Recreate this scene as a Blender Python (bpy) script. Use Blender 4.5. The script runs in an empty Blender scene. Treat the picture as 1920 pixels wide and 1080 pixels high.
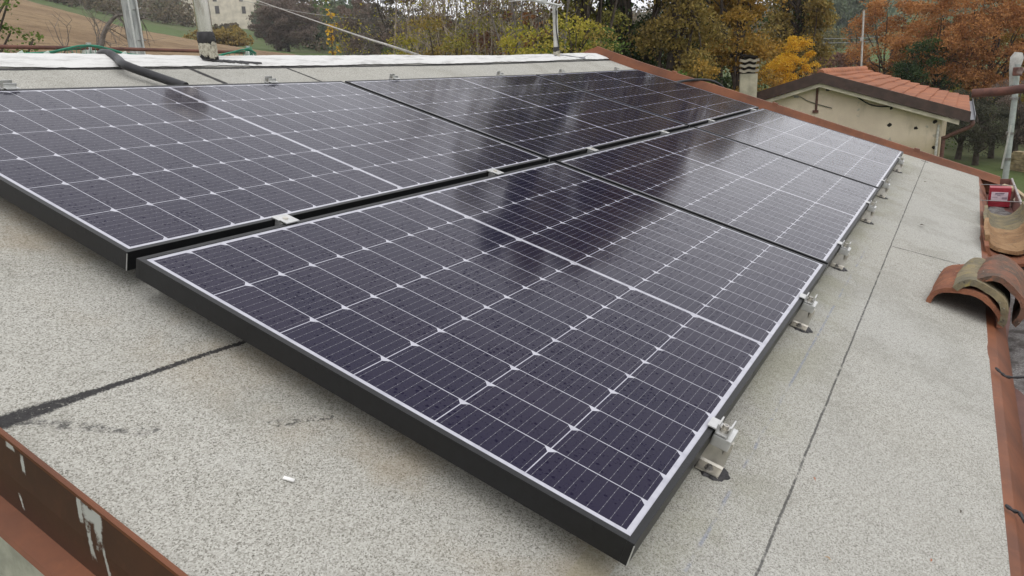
import bpy, bmesh, math, random
import numpy as np
from mathutils import Matrix, Vector
C = bpy.context.scene.collection
rad = math.radians
# ------------------------------------------------------------------ camera, world, sun, exposure
CF = 1431.58                                   # focal length in pixels of a 1920 px wide picture
CR = Vector((0.49549085, -0.86792654, -0.0345303))
CFW = Vector((0.83252483, 0.48586893, -0.26614617))
CUP = CR.cross(CFW)
CP = Vector((-0.88692905, -0.34511587, 0.61644169))
cd = bpy.data.cameras.new('camera'); cam = bpy.data.objects.new('camera', cd); C.objects.link(cam)
cd.sensor_width = 36; cd.lens = CF/1920*36; cd.clip_start = .05; cd.clip_end = 3000
cam.matrix_world = Matrix(((CR.x, CUP.x, -CFW.x, CP.x), (CR.y, CUP.y, -CFW.y, CP.y), (CR.z, CUP.z, -CFW.z, CP.z), (0, 0, 0, 1)))
bpy.context.scene.camera = cam

SUN_EL, SUN_AZ = 58, -118                        # overcast: a wide soft sun to the right of the camera
w = bpy.data.worlds.new('World'); bpy.context.scene.world = w; w.use_nodes = True
nt = w.node_tree; bg = nt.nodes['Background']
sky = nt.nodes.new('ShaderNodeTexSky'); sky.sky_type = 'NISHITA'; sky.sun_disc = False
sky.sun_elevation = rad(SUN_EL); sky.sun_rotation = rad(90-SUN_AZ)
sky.air_density = 1.0; sky.dust_density = 4.0; sky.ozone_density = 1.0
hs = nt.nodes.new('ShaderNodeHueSaturation'); hs.inputs['Saturation'].default_value = .12
nt.links.new(sky.outputs[0], hs.inputs['Color'])
# a closed, bright cloud deck over that sky
wtc = nt.nodes.new('ShaderNodeTexCoord'); cn = nt.nodes.new('ShaderNodeTexNoise'); cn.inputs['Scale'].default_value = 2.2; cn.inputs['Detail'].default_value = 5
nt.links.new(wtc.outputs['Generated'], cn.inputs['Vector'])
cr = nt.nodes.new('ShaderNodeValToRGB'); cr.color_ramp.elements[0].position = .3; cr.color_ramp.elements[1].position = .7
cr.color_ramp.elements[0].color = (5.9, 5.95, 6.2, 1); cr.color_ramp.elements[1].color = (6.9, 6.9, 7.0, 1); nt.links.new(cn.outputs[0], cr.inputs[0])
wm_ = nt.nodes.new('ShaderNodeMix'); wm_.data_type = 'RGBA'; wm_.inputs[0].default_value = .88
nt.links.new(hs.outputs[0], wm_.inputs[6]); nt.links.new(cr.outputs[0], wm_.inputs[7]); nt.links.new(wm_.outputs[2], bg.inputs[0])
bg.inputs[1].default_value = .15
sl = bpy.data.lights.new('sun', 'SUN'); sl.energy = .55; sl.angle = rad(70); sl.color = (1, .965, .91)
so = bpy.data.objects.new('sun', sl); C.objects.link(so)
sd = Vector((math.cos(rad(SUN_EL))*math.cos(rad(SUN_AZ)), math.cos(rad(SUN_EL))*math.sin(rad(SUN_AZ)), math.sin(rad(SUN_EL))))
so.rotation_euler = sd.to_track_quat('Z', 'Y').to_euler()
vs = bpy.context.scene.view_settings
vs.view_transform = 'Standard'; vs.look = 'None'; vs.gamma = 1; vs.exposure = 0.42
cy = bpy.context.scene.cycles
cy.volume_bounces = 0; cy.max_bounces = 8

# ------------------------------------------------------------------ helpers
def at(px, py, D):
    """world point seen at picture position (px,py), D metres away horizontally"""
    d = CR*((px-960)/CF) - CUP*((py-540)/CF) + CFW
    return CP + d*(D/math.hypot(d.x, d.y))
def hx(px, py, x):
    d = CR*((px-960)/CF) - CUP*((py-540)/CF) + CFW
    return CP + d*((x-CP.x)/d.x)
def hy(px, py, y):
    d = CR*((px-960)/CF) - CUP*((py-540)/CF) + CFW
    return CP + d*((y-CP.y)/d.y)
TH = rad(17.5); RM = Matrix.Rotation(TH, 4, 'X')
W, H, GAP, DV, DU = 1.7623, 1.0515, .0248, 1.0805, .002
PU, PV, MID, MAR = .0855, .1685, .0117, .02027
PITCH = W+GAP
ND = -.085
def sag(u):
    return float(np.interp(u-.0, [-.5, 0, PITCH, 2*PITCH, 3*PITCH, 6.6], [0, 0, -.0095, -.0073, .0085, .0150]))
def rf(u, v, n):                                # roof coordinates (origin: cell corner of the nearest panel) -> world
    return RM @ Vector((u, v, n))

class MB:
    def __init__(s): s.v = []; s.f = []; s.m = []; s.mi = 0
    def add(s, vs, fs):
        o = len(s.v); s.v += [tuple(p) for p in vs]; s.f += [tuple(i+o for i in f) for f in fs]; s.m += [s.mi]*len(fs)
    def box(s, c, d, M=None, bev=0):
        x, y, z = [q/2 for q in d]; c = Vector(c)
        if bev:
            bm = bmesh.new(); bmesh.ops.create_cube(bm, size=1)
            for q in bm.verts: q.co = Vector((q.co.x*d[0], q.co.y*d[1], q.co.z*d[2]))
            bmesh.ops.bevel(bm, geom=bm.edges[:], offset=bev, segments=2, affect='EDGES', profile=.7)
            P = [q.co.copy() for q in bm.verts]; F = [[q.index for q in f.verts] for f in bm.faces]; bm.free()
        else:
            P = [Vector((a, b, e)) for a in (-x, x) for b in (-y, y) for e in (-z, z)]
            F = [(0, 1, 3, 2), (4, 6, 7, 5), (0, 4, 5, 1), (2, 3, 7, 6), (0, 2, 6, 4), (1, 5, 7, 3)]
        if M is not None: P = [M @ p for p in P]
        s.add([p+c for p in P], F)
    def tube(s, pts, r, n=10, cap=True):
        pts = [Vector(p) for p in pts]; rs = r if isinstance(r, (list, tuple)) else [r]*len(pts)
        V = []; up = None
        for i, p in enumerate(pts):
            t = (pts[min(i+1, len(pts)-1)]-pts[max(i-1, 0)])
            if t.length < 1e-9: t = Vector((0, 0, 1))
            t.normalize()
            if up is None: up = t.orthogonal().normalized()
            a = (up - t*up.dot(t))
            if a.length < 1e-6: a = t.orthogonal()
            a.normalize(); up = a; b = t.cross(a)
            for k in range(n):
                q = 2*math.pi*k/n; V.append(p + (a*math.cos(q)+b*math.sin(q))*rs[i])
        F = [(i*n+k, i*n+(k+1) % n, (i+1)*n+(k+1) % n, (i+1)*n+k) for i in range(len(pts)-1) for k in range(n)]
        if cap: F += [tuple(range(n-1, -1, -1)), tuple((len(pts)-1)*n+k for k in range(n))]
        s.add(V, F)
    def extrude(s, prof, a, b, close=True):
        """profile of 3D points (list) swept from offset a to offset b"""
        a = Vector(a); b = Vector(b); n = len(prof)
        V = [Vector(p)+a for p in prof]+[Vector(p)+b for p in prof]
        F = [(i, (i+1) % n, n+(i+1) % n, n+i) for i in range(n if close else n-1)]
        if close: F += [tuple(range(n-1, -1, -1)), tuple(range(n, 2*n))]
        s.add(V, F)
    def build(s, name, mat, parent=None, smooth=False, M=None):
        me = bpy.data.meshes.new(name); me.from_pydata(s.v, [], s.f)
        mats = mat if isinstance(mat, (list, tuple)) else [mat]
        for q in mats: me.materials.append(q)
        if len(mats) > 1: me.polygons.foreach_set('material_index', s.m)
        bm = bmesh.new(); bm.from_mesh(me); bmesh.ops.recalc_face_normals(bm, faces=bm.faces[:]); bm.to_mesh(me); bm.free()
        if smooth:
            me.polygons.foreach_set('use_smooth', [True]*len(me.polygons))
            me.set_sharp_from_angle(angle=rad(40))
        o = bpy.data.objects.new(name, me); C.objects.link(o)
        if parent: o.parent = parent
        if M is not None: o.matrix_world = M
        return o
def quads(name, V, mat, parent=None, smooth=False):
    """V: (n,4,3) array of loose quads -> one mesh"""
    V = np.asarray(V, dtype=np.float32); n = len(V); me = bpy.data.meshes.new(name)
    me.vertices.add(4*n); me.vertices.foreach_set('co', V.reshape(-1))
    me.loops.add(4*n); me.loops.foreach_set('vertex_index', np.arange(4*n, dtype=np.int32))
    me.polygons.add(n); me.polygons.foreach_set('loop_start', np.arange(0, 4*n, 4, dtype=np.int32))
    me.update(calc_edges=True); me.materials.append(mat)
    o = bpy.data.objects.new(name, me); C.objects.link(o)
    if parent: o.parent = parent
    return o
def tag(o, label=None, cat=None, group=None, kind=None):
    if label: o['label'] = label
    if cat: o['category'] = cat
    if group: o['group'] = group
    if kind: o['kind'] = kind
    return o
def empty(name, M, label, cat, group=None):
    o = bpy.data.objects.new(name, None); C.objects.link(o); o.empty_display_size = .1
    o.matrix_world = M if isinstance(M, Matrix) else Matrix.Translation(M)
    return tag(o, label, cat, group)
def copy_tree(o, parent=None):
    c = o.copy(); C.objects.link(c)
    if parent: c.parent = parent
    for ch in [q for q in bpy.data.objects if q.parent == o]: copy_tree(ch, c)
    return c

# ------------------------------------------------------------------ node helpers
class S:
    """a float socket with arithmetic"""
    def __init__(s, t, k): s.t = t; s.k = k
    def _m(s, op, *a):
        n = s.t.nodes.new('ShaderNodeMath'); n.operation = op
        for i, q in enumerate((s,)+a):
            if isinstance(q, S): s.t.links.new(q.k, n.inputs[i])
            else: n.inputs[i].default_value = q
        return S(s.t, n.outputs[0])
    def __add__(s, o): return s._m('ADD', o)
    def __sub__(s, o): return s._m('SUBTRACT', o)
    def __mul__(s, o): return s._m('MULTIPLY', o)
    def __truediv__(s, o): return s._m('DIVIDE', o)
    def lt(s, o): return s._m('LESS_THAN', o)
    def gt(s, o): return s._m('GREATER_THAN', o)
    def mod(s, o): return s._m('FLOORED_MODULO', o)
    def min(s, o): return s._m('MINIMUM', o)
    def max(s, o): return s._m('MAXIMUM', o)
    def abs(s): return s._m('ABSOLUTE')
    def inv(s): return (s*-1.0)+1.0
    def rng(s, a, b, c=0., d=1., smooth=True):
        n = s.t.nodes.new('ShaderNodeMapRange'); n.interpolation_type = 'SMOOTHSTEP' if smooth else 'LINEAR'
        s.t.links.new(s.k, n.inputs[0])
        for i, q in enumerate((a, b, c, d)):
            if isinstance(q, S): s.t.links.new(q.k, n.inputs[i+1])
            else: n.inputs[i+1].default_value = q
        return S(s.t, n.outputs[0])
class Mat:
    def __init__(s, name, rough=.8, spec=.5, metal=0):
        s.m = bpy.data.materials.new(name); s.m.use_nodes = True; s.t = s.m.node_tree
        s.b = s.t.nodes['Principled BSDF']; s.b.inputs['Roughness'].default_value = rough
        s.b.inputs['Specular IOR Level'].default_value = spec; s.b.inputs['Metallic'].default_value = metal
        s.tc = s.t.nodes.new('ShaderNodeTexCoord'); s.co = s.tc.outputs['Object']
    def sep(s, k=None):
        n = s.t.nodes.new('ShaderNodeSeparateXYZ'); s.t.links.new(k or s.co, n.inputs[0])
        return [S(s.t, q) for q in n.outputs]
    def noise(s, scale, detail=4, rough=.55, k=None, dist=0, stretch=None):
        n = s.t.nodes.new('ShaderNodeTexNoise'); n.inputs['Scale'].default_value = scale; n.inputs['Detail'].default_value = detail
        n.inputs['Roughness'].default_value = rough; n.inputs['Distortion'].default_value = dist
        k = k or s.co
        if stretch:
            mp = s.t.nodes.new('ShaderNodeMapping'); mp.inputs['Scale'].default_value = stretch; s.t.links.new(k, mp.inputs[0]); k = mp.outputs[0]
        s.t.links.new(k, n.inputs['Vector']); return S(s.t, n.outputs[0])
    def voro(s, scale, feature='F1', k=None, rand=1.0):
        n = s.t.nodes.new('ShaderNodeTexVoronoi'); n.inputs['Scale'].default_value = scale; n.feature = feature
        n.inputs['Randomness'].default_value = rand
        s.t.links.new(k or s.co, n.inputs['Vector']); return S(s.t, n.outputs['Distance']), n.outputs['Color']
    def mix(s, f, a, b):
        n = s.t.nodes.new('ShaderNodeMix'); n.data_type = 'RGBA'
        if isinstance(f, S): s.t.links.new(f.k, n.inputs[0])
        else: n.inputs[0].default_value = f
        for i, q in ((6, a), (7, b)):
            if isinstance(q, tuple): n.inputs[i].default_value = (*q, 1)
            else: s.t.links.new(q, n.inputs[i])
        return n.outputs[2]
    def ramp(s, f, stops, interp='LINEAR'):
        n = s.t.nodes.new('ShaderNodeValToRGB'); n.color_ramp.interpolation = interp; e = n.color_ramp.elements
        while len(e) < len(stops): e.new(.5)
        for q, (p, c) in zip(e, stops): q.position = p; q.color = (*c, 1)
        s.t.links.new(f.k if isinstance(f, S) else f, n.inputs[0]); return n.outputs[0]
    def col(s, c):
        if isinstance(c, tuple): s.b.inputs['Base Color'].default_value = (*c, 1)
        else: s.t.links.new(c, s.b.inputs['Base Color'])
        return s
    def rough(s, r): s.t.links.new(r.k, s.b.inputs['Roughness']); return s
    def bump(s, h, strength=.5, dist=.01):
        n = s.t.nodes.new('ShaderNodeBump'); n.inputs['Strength'].default_value = strength; n.inputs['Distance'].default_value = dist
        s.t.links.new(h.k, n.inputs['Height']); s.t.links.new(n.outputs[0], s.b.inputs['Normal']); return s
def simple(name, c, rough=.6, spec=.5, metal=0, var=.25, scale=20, bump=.2, c2=None):
    q = Mat(name, rough, spec, metal); n = q.noise(scale, 5)
    c2 = c2 or tuple(x*(1-var) for x in c); c1 = tuple(min(1, x*(1+var*.6)) for x in c)
    q.col(q.mix(n.rng(.3, .7), c1, c2))
    if bump: q.bump(n, bump, .3/scale)
    return q.m

# ------------------------------------------------------------------ materials of the roof
def mat_felt():
    q = Mat('mineral_felt', .95, .2); x, y, z = q.sep()
    fine = q.noise(600, 3, .75); mid = q.noise(250, 3, .6); big = q.noise(3.0, 5, .6); big2 = q.noise(.9, 4)
    v, vc = q.voro(500); rnd = S(q.t, q.t.nodes.new('ShaderNodeSeparateColor').outputs[0]); q.t.links.new(vc, rnd.k.node.inputs[0])
    g = fine*.42 + rnd*.38 + mid*.35
    c = q.ramp(g, [(.28, (.060, .056, .048)), (.39, (.20, .19, .163)), (.49, (.345, .334, .297)), (.63, (.43, .418, .378)), (.80, (.56, .55, .505))])
    c = q.mix(big.rng(.42, .76, 0, .22), c, (.27, .26, .225))
    c = q.mix(big2.rng(.42, .7, 0, .20), c, (.40, .405, .40))
    run = q.noise(2.2, 5, .65, stretch=(5, .55, 1)); c = q.mix(run.rng(.44, .80, 0, .12), c, (.24, .225, .19))
    pt = q.noise(5.5, 6, .7); c = q.mix(pt.rng(.48, .80, 0, .12), c, (.20, .19, .165)); c = q.mix(pt.rng(.28, .44, .14, 0), c, (.56, .555, .53))
    lic = q.noise(34, 4, .7)*big.rng(.35, .65); c = q.mix(lic.rng(.30, .52, 0, .16), c, (.16, .155, .12))
    # algae tint just below the panels, rusty tint beside their left ends
    al = y.rng(-.20, -.03)*y.lt(.05)*q.noise(6, 5).rng(.38, .66)
    c = q.mix(al*.22, c, (.30, .30, .16))
    br = x.rng(-.20, -.03)*x.lt(.1)*y.gt(.0)*q.noise(5, 4).rng(.40, .65)
    c = q.mix(br*.38, c, (.33, .25, .15))
    wob = (q.noise(9, 5, .7)-.5); wob2 = (q.noise(60, 3, .7)-.5)
    def line(dist, width, lo, hi, along, gaps=.35, soft=.4):
        d = (dist + wob*.012 + wob2*.014).abs()
        m = d.rng(width*soft, width, 1, 0)
        m = m*along.gt(lo)*along.lt(hi)
        return m*(q.noise(26, 4, .8).rng(gaps-.12, gaps+.06))
    tar = line(y+.18-wob*.008-wob2*.010, .0033, -.5, 6.2, x, .43)*.78
    wa = x.rng(-.40, -.20, .020, .0062) + (q.noise(22, 4, .75)-.5)*.007
    da = ((y-.815)+(x+.38)*.068 + wob*.010 + (q.noise(190, 3, .8)-.5)*.016).abs()
    a = (da/(wa+.0001)).rng(.65, 1.05, 1, 0)*x.gt(-.6)*x.lt(.6)*(q.noise(120, 4, .8).rng(.30, .44))
    b1 = line(x-1.367, .020, 2.2, 2.70, y, .32); b2 = line(x-1.918, .013, 2.2, 2.70, y, .34)
    b3 = line((x-2.72)-(y+.188)*-.42, .006, -.5, -.187, y, .42); b4 = line(x-5.86, .02, -.2, -.15, y, .3)
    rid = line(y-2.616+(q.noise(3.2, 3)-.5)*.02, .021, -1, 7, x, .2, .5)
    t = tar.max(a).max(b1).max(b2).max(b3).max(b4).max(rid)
    # smears and scuffs
    sm = ((x+.30)*1.0+(y-.725)*.9).abs().rng(.006, .022, 1, 0)*(y-.735).abs().lt(.07)*x.lt(-.2)*q.noise(40, 4, .8).rng(.45, .62)
    sc = ((x+.065).abs()).lt(.05)*((y-.545)-(x+.065)*-.55).abs().rng(.004, .016, 1, 0)*q.noise(70, 3, .8).rng(.48, .62)
    t = t.max(sm*.8).max(sc*.75)
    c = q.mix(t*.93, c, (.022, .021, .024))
    ch = ((y+.088)+(x-.2)*.004+wob*.01).abs().rng(.001, .0045, 1, 0)*q.noise(14, 3, .7).rng(.42, .62)*x.lt(2.6)
    c = q.mix(ch*.42, c, (.17, .21, .34))
    q.col(c); q.bump(g+big*.3-t*.5, .7, .003)
    return q.m
M = {}
M['felt'] = mat_felt()
def mat_white():
    q = Mat('white_roof_paint', .7, .3); n = q.noise(60, 4); st = q.noise(5, 6, .7, stretch=(1, 5, 5))
    c = q.mix(st.rng(.46, .76), (.63, .625, .61), (.33, .32, .31)); c = q.mix(n.rng(.6, .75, 0, .5), c, (.5, .49, .47))
    x, y, z = q.sep(); e = q.noise(14, 4, .7)
    q.col(c); q.bump(n+q.noise(9, 3)*2, .5, .006); return q.m
M['white'] = mat_white()
def mat_copper(name, base=(.27, .105, .055), dark=(.15, .06, .035), splat=False):
    q = Mat(name, .62, .35, .0); n = q.noise(3.5, 6, .65); f = q.noise(40, 4); st = q.noise(4, 5, .6, stretch=(6, 1, 1))
    c = q.mix(n.rng(.35, .7), base, dark); c = q.mix(f.rng(.55, .8, 0, .30), c, tuple(min(1, x_*1.5) for x_ in base))
    c = q.mix(st.rng(.60, .75, 0, .3), c, (.09, .05, .035))
    if splat:
        x, y, z = q.sep()
        k = q.noise(26, 5, .7)
        def blob(cy_, w_, cz, h_):
            return ((y-cy_)/w_).abs().max(((z-y*.3153-cz)/h_).abs())
        zz = -.085/math.cos(rad(17.5))
        d = blob(.578, .010, -.030+zz, .034).min(blob(.613, .005, -.020+zz, .022)).min(blob(.592, .015, -.016+zz, .012)).min(blob(.572, .004, -.075+zz, .04)).min(blob(.760, .0035, -.095+zz, .018)).min(blob(.759, .010, -.006+zz, .006)).min(blob(.735, .004, -.020+zz, .016)).min(blob(.60, .006, -.06+zz, .03))
        m = (d+(k-.5)*2.4+(q.noise(160, 3, .7)-.5)*.9).rng(.55, 1.05, 1, 0)
        c = q.mix(m*.8, c, (.50, .51, .48))
    q.col(c); q.bump(n*.6+f*.3, .12, .01); return q.m
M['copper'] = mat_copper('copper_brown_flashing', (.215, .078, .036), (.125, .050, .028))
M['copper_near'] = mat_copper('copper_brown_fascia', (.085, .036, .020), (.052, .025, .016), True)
M['gutter'] = mat_copper('brown_painted_gutter', (.20, .095, .075), (.13, .06, .05))
M['stucco'] = simple('grey_green_stucco', (.40, .395, .325), .9, .2, var=.2, scale=30)
M['alu'] = simple('aluminium', (.62, .62, .61), .38, .5, .75, .12, 40, .1)
M['alu_white'] = simple('bright_aluminium', (.60, .60, .59), .36, .5, .65, .10, 50, .15)
M['steel'] = simple('stainless_steel', (.58, .55, .49), .33, .5, .8, .2, 30, .1)
M['bolt'] = simple('bolt_steel', (.30, .29, .28), .35, .5, .85, .3, 200, .1)
M['tar'] = simple('bitumen_sealant', (.022, .020, .022), .55, .5, var=.5, scale=60, bump=.8)
M['rubber'] = simple('black_conduit', (.012, .012, .015), .5, .5, var=.3, scale=40)
M['frame'] = None

def mat_frame():
    q = Mat('black_anodised_frame', .45, .4, .0); n = q.noise(60, 4); d = q.voro(70)[0]
    c = q.mix(n.rng(.35, .7), (.0075, .0078, .009), (.005, .005, .006))
    q.col(c); q.bump(n*.3 + d.rng(.1, .3, 1, 0)*.6, .15, .002); return q.m
M['frame'] = mat_frame()
def mat_cells():
    q = Mat('solar_glass', .12, .5); x, y, z = q.sep()
    cx = x-MAR; half = 10*PU
    second = cx.gt(half+MID/2)
    cx2 = cx - second*MID
    incell = cx.gt(0.0)*cx.lt(20*PU+MID)*((cx-(half+MID/2)).abs().gt(MID*.34))
    cyv = y-MAR; iny = cyv.gt(0.)*cyv.lt(6*PV)
    fu = cx2.mod(PU); fv = cyv.mod(PV)
    g = .00092
    ok = fu.gt(g)*fu.lt(PU-g)*fv.gt(g)*fv.lt(PV-g)
    ev = fv.min((fv*-1.0)+PV); eu = (fu*-1.0)+PU
    ok = ok*(ev+eu).gt(.0125)
    cell = ok*incell*iny
    bb = ((fv*(9/PV)).mod(1.0)-.5).abs().lt(.0155)
    pad = bb*((fu*(6/PU)).mod(1.0)-.5).abs().lt(.07)
    # each cell a slightly different blue-black
    cid = q.t.nodes.new('ShaderNodeCombineXYZ'); 
    ix = (cx2/PU)._m('FLOOR'); iy = (cyv/PV)._m('FLOOR')
    q.t.links.new(ix.k, cid.inputs[0]); q.t.links.new(iy.k, cid.inputs[1])
    wn = q.t.nodes.new('ShaderNodeTexWhiteNoise'); q.t.links.new(cid.outputs[0], wn.inputs['Vector'])
    tint = S(q.t, wn.outputs['Value'])
    cc = q.mix(tint, (.0070, .0058, .022), (.0125, .0098, .026))
    fing = ((fu*(48/PU)).mod(1.0)-.5).abs().lt(.09)
    cc = q.mix(fing*.2, cc, (.05, .05, .06))
    cc = q.mix(bb, cc, (.15, .15, .165)); cc = q.mix(pad, cc, (.42, .42, .44))
    wh = q.mix(q.noise(30, 3).rng(.4, .7), (.47, .47, .52), (.39, .39, .44))
    c = q.mix(cell, wh, cc)
    # rain drops: per-drop random radius, denser in drifting bands; drop shapes break up the reflection
    dens = q.noise(3.2, 4, .6, stretch=(2.6, .9, 1)).rng(.34, .70)
    oi = q.t.nodes.new('ShaderNodeObjectInfo')
    va = q.t.nodes.new('ShaderNodeVectorMath'); va.operation = 'ADD'; q.t.links.new(q.co, va.inputs[0]); q.t.links.new(oi.outputs['Location'], va.inputs[1])
    dn = q.t.nodes.new('ShaderNodeTexNoise'); dn.inputs['Scale'].default_value = 190; dn.inputs['Detail'].default_value = 2; q.t.links.new(va.outputs[0], dn.inputs['Vector'])
    dm = q.t.nodes.new('ShaderNodeVectorMath'); dm.operation = 'MULTIPLY_ADD'; q.t.links.new(dn.outputs['Color'], dm.inputs[0]); dm.inputs[1].default_value = (.006, .006, .006); q.t.links.new(va.outputs[0], dm.inputs[2])
    va = dm; drops = None; hsum = None
    for sc, r0, th in ((80, .36, .66), (175, .36, .50)):
        n = q.t.nodes.new('ShaderNodeTexVoronoi'); n.voronoi_dimensions = '2D'; n.inputs['Scale'].default_value = sc
        q.t.links.new(va.outputs[0], n.inputs['Vector'])
        sp = q.t.nodes.new('ShaderNodeSeparateColor'); q.t.links.new(n.outputs['Color'], sp.inputs[0])
        r = S(q.t, sp.outputs[0]); r2 = S(q.t, sp.outputs[1])
        rad_ = (r2*.6+.4)*r0*(r.lt(dens*th+.06))
        d = S(q.t, n.outputs['Distance'])
        m = (d/(rad_+.0001)).rng(.55, 1.0, 1, 0)
        drops = m if drops is None else drops.max(m)
    h = drops
    film = q.noise(420, 2, .5)
    rgh = film.rng(.3, .7, .07, .115)
    q.col(c); q.rough(rgh)
    spec = drops.rng(0, 1, .25, .04, False)
    q.t.links.new(spec.k, q.b.inputs['Specular IOR Level'])
    q.bump(h*1.0+film*.01, .10, .004)
    q.b.inputs['Specular Tint'].default_value = (.80, .70, 1.0, 1)
    q.b.inputs['IOR'].default_value = 1.40
    return q.m
M['cells'] = mat_cells()

# ------------------------------------------------------------------ the building we stand beside
U0, U1, VE, VR = -.3975, 5.955, -.57, 2.745
bld = empty('house', (0, 0, 0), 'low grey-green house whose felt roof carries the six solar panels', 'house')
def strip(rows):
    """rows: list of lists of points -> grid"""
    m = MB(); n = len(rows[0]); V = [p for r in rows for p in r]
    m.add(V, [(i*n+k, i*n+k+1, (i+1)*n+k+1, (i+1)*n+k) for i in range(len(rows)-1) for k in range(n-1)]); return m
us = np.linspace(U0, U1, 90)
def lift(u): return float(np.interp(u, [-1, .7, 4.0, 6.0], [0, 0, .012, .026]))
rnd = random.Random(4)
deck = strip([[(u, v, ND+sag(u)+lift(u)*max(0, (v-2.15)/.6)) for v in np.linspace(VE, VR, 46)] for u in us])
deck.build('roof_felt', M['felt'], bld, True, RM)
# felt edge thickness at eave and near gable, back slope
yr = rf(0, VR, ND).y; zr = rf(0, VR, ND).z
bk = strip([[(u, yr+.06+t*math.cos(TH), zr-.025+sag(u)-t*math.sin(TH)) for t in np.linspace(0, 3.3, 12)] for u in us])
bk.build('back_roof', M['felt'], bld, True)
prof = [(-.115, .004), (-.09, .011), (-.04, .014), (-.005, .016), (.02, .017), (.05, .008), (.10, -.02), (.16, -.04)]
cap = []
for i, u in enumerate(np.linspace(U0-.005, U1+.03, 240)):
    a = math.sin(u*7)*.0015+math.sin(u*2.3+1)*.0025+rnd.uniform(-.0012, .0012)
    row = []
    for j, (dv, dn) in enumerate(prof):
        e = (rnd.uniform(-.004, .004)+math.sin(u*5.1)*.006+math.sin(u*13)*.003) if j == 0 else 0
        row.append((u, VR+dv+e, ND+sag(u)+lift(u)+dn+a*(j > 0)))
    cap.append(row)
strip(cap).build('ridge_cap', M['white'], bld, True, RM)
# near gable: hemmed edge, hanging fascia, drip flange
def gy(y): return y*math.tan(TH) - .085/math.cos(TH)              # deck height above a horizontal position y
ys = [rf(0, VE, ND).y-.03, 1.0, 2.0, yr]
def sweep(sec, ys=ys, f=gy):
    """sec: list of (x, dz) swept along the slope"""
    return strip([[(x, y, f(y)+dz) for x, dz in sec] for y in ys])
sweep([(-.3945, .002), (-.3955, .0055), (-.399, .0068), (-.402, .004), (-.4005, -.004)]).build('edge_hem', M['copper'], bld, True)
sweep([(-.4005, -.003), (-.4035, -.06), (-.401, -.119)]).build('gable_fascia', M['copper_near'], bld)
sweep([(-.401, -.119), (-.432, -.128), (-.436, -.134), (-.432, -.137), (-.395, -.133)]).build('drip_flange', M['copper'], bld)
back = lambda y: gy(yr)-(y-yr)*math.tan(TH)
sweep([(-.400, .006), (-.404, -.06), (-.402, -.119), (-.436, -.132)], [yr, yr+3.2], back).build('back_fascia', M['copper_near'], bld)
GZ = -3.45
wl = MB()
for x0, x1 in ((-.375, -.20), (5.75, 5.93)):
    yy = [-.42, yr, yr*2+.42]; zz = [gy(-.42)-.10, gy(yr)-.10, gy(-.42)-.10]
    P = [(x0, yy[0], GZ), (x0, yy[2], GZ), (x0, yy[2], zz[2]), (x0, yy[1], zz[1]), (x0, yy[0], zz[0])]
    n = len(P); V = P+[(x1, b, c) for a, b, c in P]
    wl.add(V, [tuple(range(n)), tuple(range(2*n-1, n-1, -1))]+[(i, (i+1) % n, n+(i+1) % n, n+i) for i in range(n)])
wl.box((2.78, -.34, (GZ+gy(-.42)-.12)/2), (5.9, .16, gy(-.42)-.12-GZ)); wl.box((2.78, yr*2+.34, (GZ+gy(-.42)-.12)/2), (5.9, .16, gy(-.42)-.12-GZ))
wl.build('wall', M['stucco'], bld)
# far gable: upstand flashing
def up(y): return float(np.interp(y, [-.7, -.16, 1.26, 2.7], [.045, .056, .082, .087]))
fy = np.linspace(-.66, yr+.005, 24)
def farz(y): return gy(y)+.010+float(np.interp(y, [0, 2.2, yr], [0, 0.0, .022]))
rows = []
for y in fy:
    j = .003*math.sin(y*9); h = up(y)
    rows.append([(x, y, farz(y)+dz) for x, dz in ((5.925, -.006), (5.940, .004), (5.950, h*.5), (5.962+j, h), (5.985+j, h+.002), (5.992+j, h-.012), (5.992, -.10))])
strip(rows).build('gable_flashing', M['copper'], bld, True)
rows = []
for y in np.linspace(yr+.005, yr+3.2, 12):
    b = farz(yr)-(y-yr)*math.tan(TH)
    rows.append([(x, y, b+dz) for x, dz in ((5.925, -.006), (5.940, .004), (5.950, .045), (5.962, .087), (5.985, .089), (5.992, .07), (5.992, -.10))])
strip(rows).build('back_flashing', M['copper'], bld, True)
for y in (-.08, 1.02, 1.9):
    jb = MB(); zb = farz(y); h = up(y)
    jb.extrude([(5.948, y-.02, zb+.002), (5.9475, y+.02, zb+.014), (5.960, y+.02, zb+h+.017), (5.960, y-.02, zb+h+.004)], (0, 0, 0), (.034, 0, .002))
    jb.build('flashing_joint', M['copper'], bld)
# eave apron and box gutter
ez = rf(0, VE, ND).z; ey = rf(0, VE, ND).y
eu = np.linspace(U0-.02, 5.94, 40)
strip([[(u, ey+.03, ez+.0085+sag(u)), (u, ey-.004, ez-.0005+sag(u)), (u, ey-.010, ez-.008+sag(u)), (u, ey-.052, ez-.075), (u, ey-.056, ez-.105)] for u in eu]).build('eave_apron', M['copper'], bld)
gut = MB()
gx0, gx1 = -.45, 6.02
gp = [(ey-.045, -.07), (ey-.048, -.125), (ey-.205, -.125), (ey-.212, -.012), (ey-.224, -.004), (ey-.226, -.016), (ey-.216, -.020), (ey-.209, -.129), (ey-.044, -.129)]
gut.extrude([(0, a, ez+b) for a, b in gp], (gx0, 0, 0), (gx1, 0, 0), True)
gut.box((gx1-.003, ey-.128, ez-.066), (.006, .166, .118))
gob = gut.build('gutter', M['gutter'], bld)
lip = MB(); lip.tube([(gx0, ey-.219, ez-.006), (gx1, ey-.219, ez-.006)], .0075, 8)
lip.build('gutter_bead', simple('worn_gutter_bead', (.36, .32, .31), .5, .4, .2, .25, 12), gob)
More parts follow.
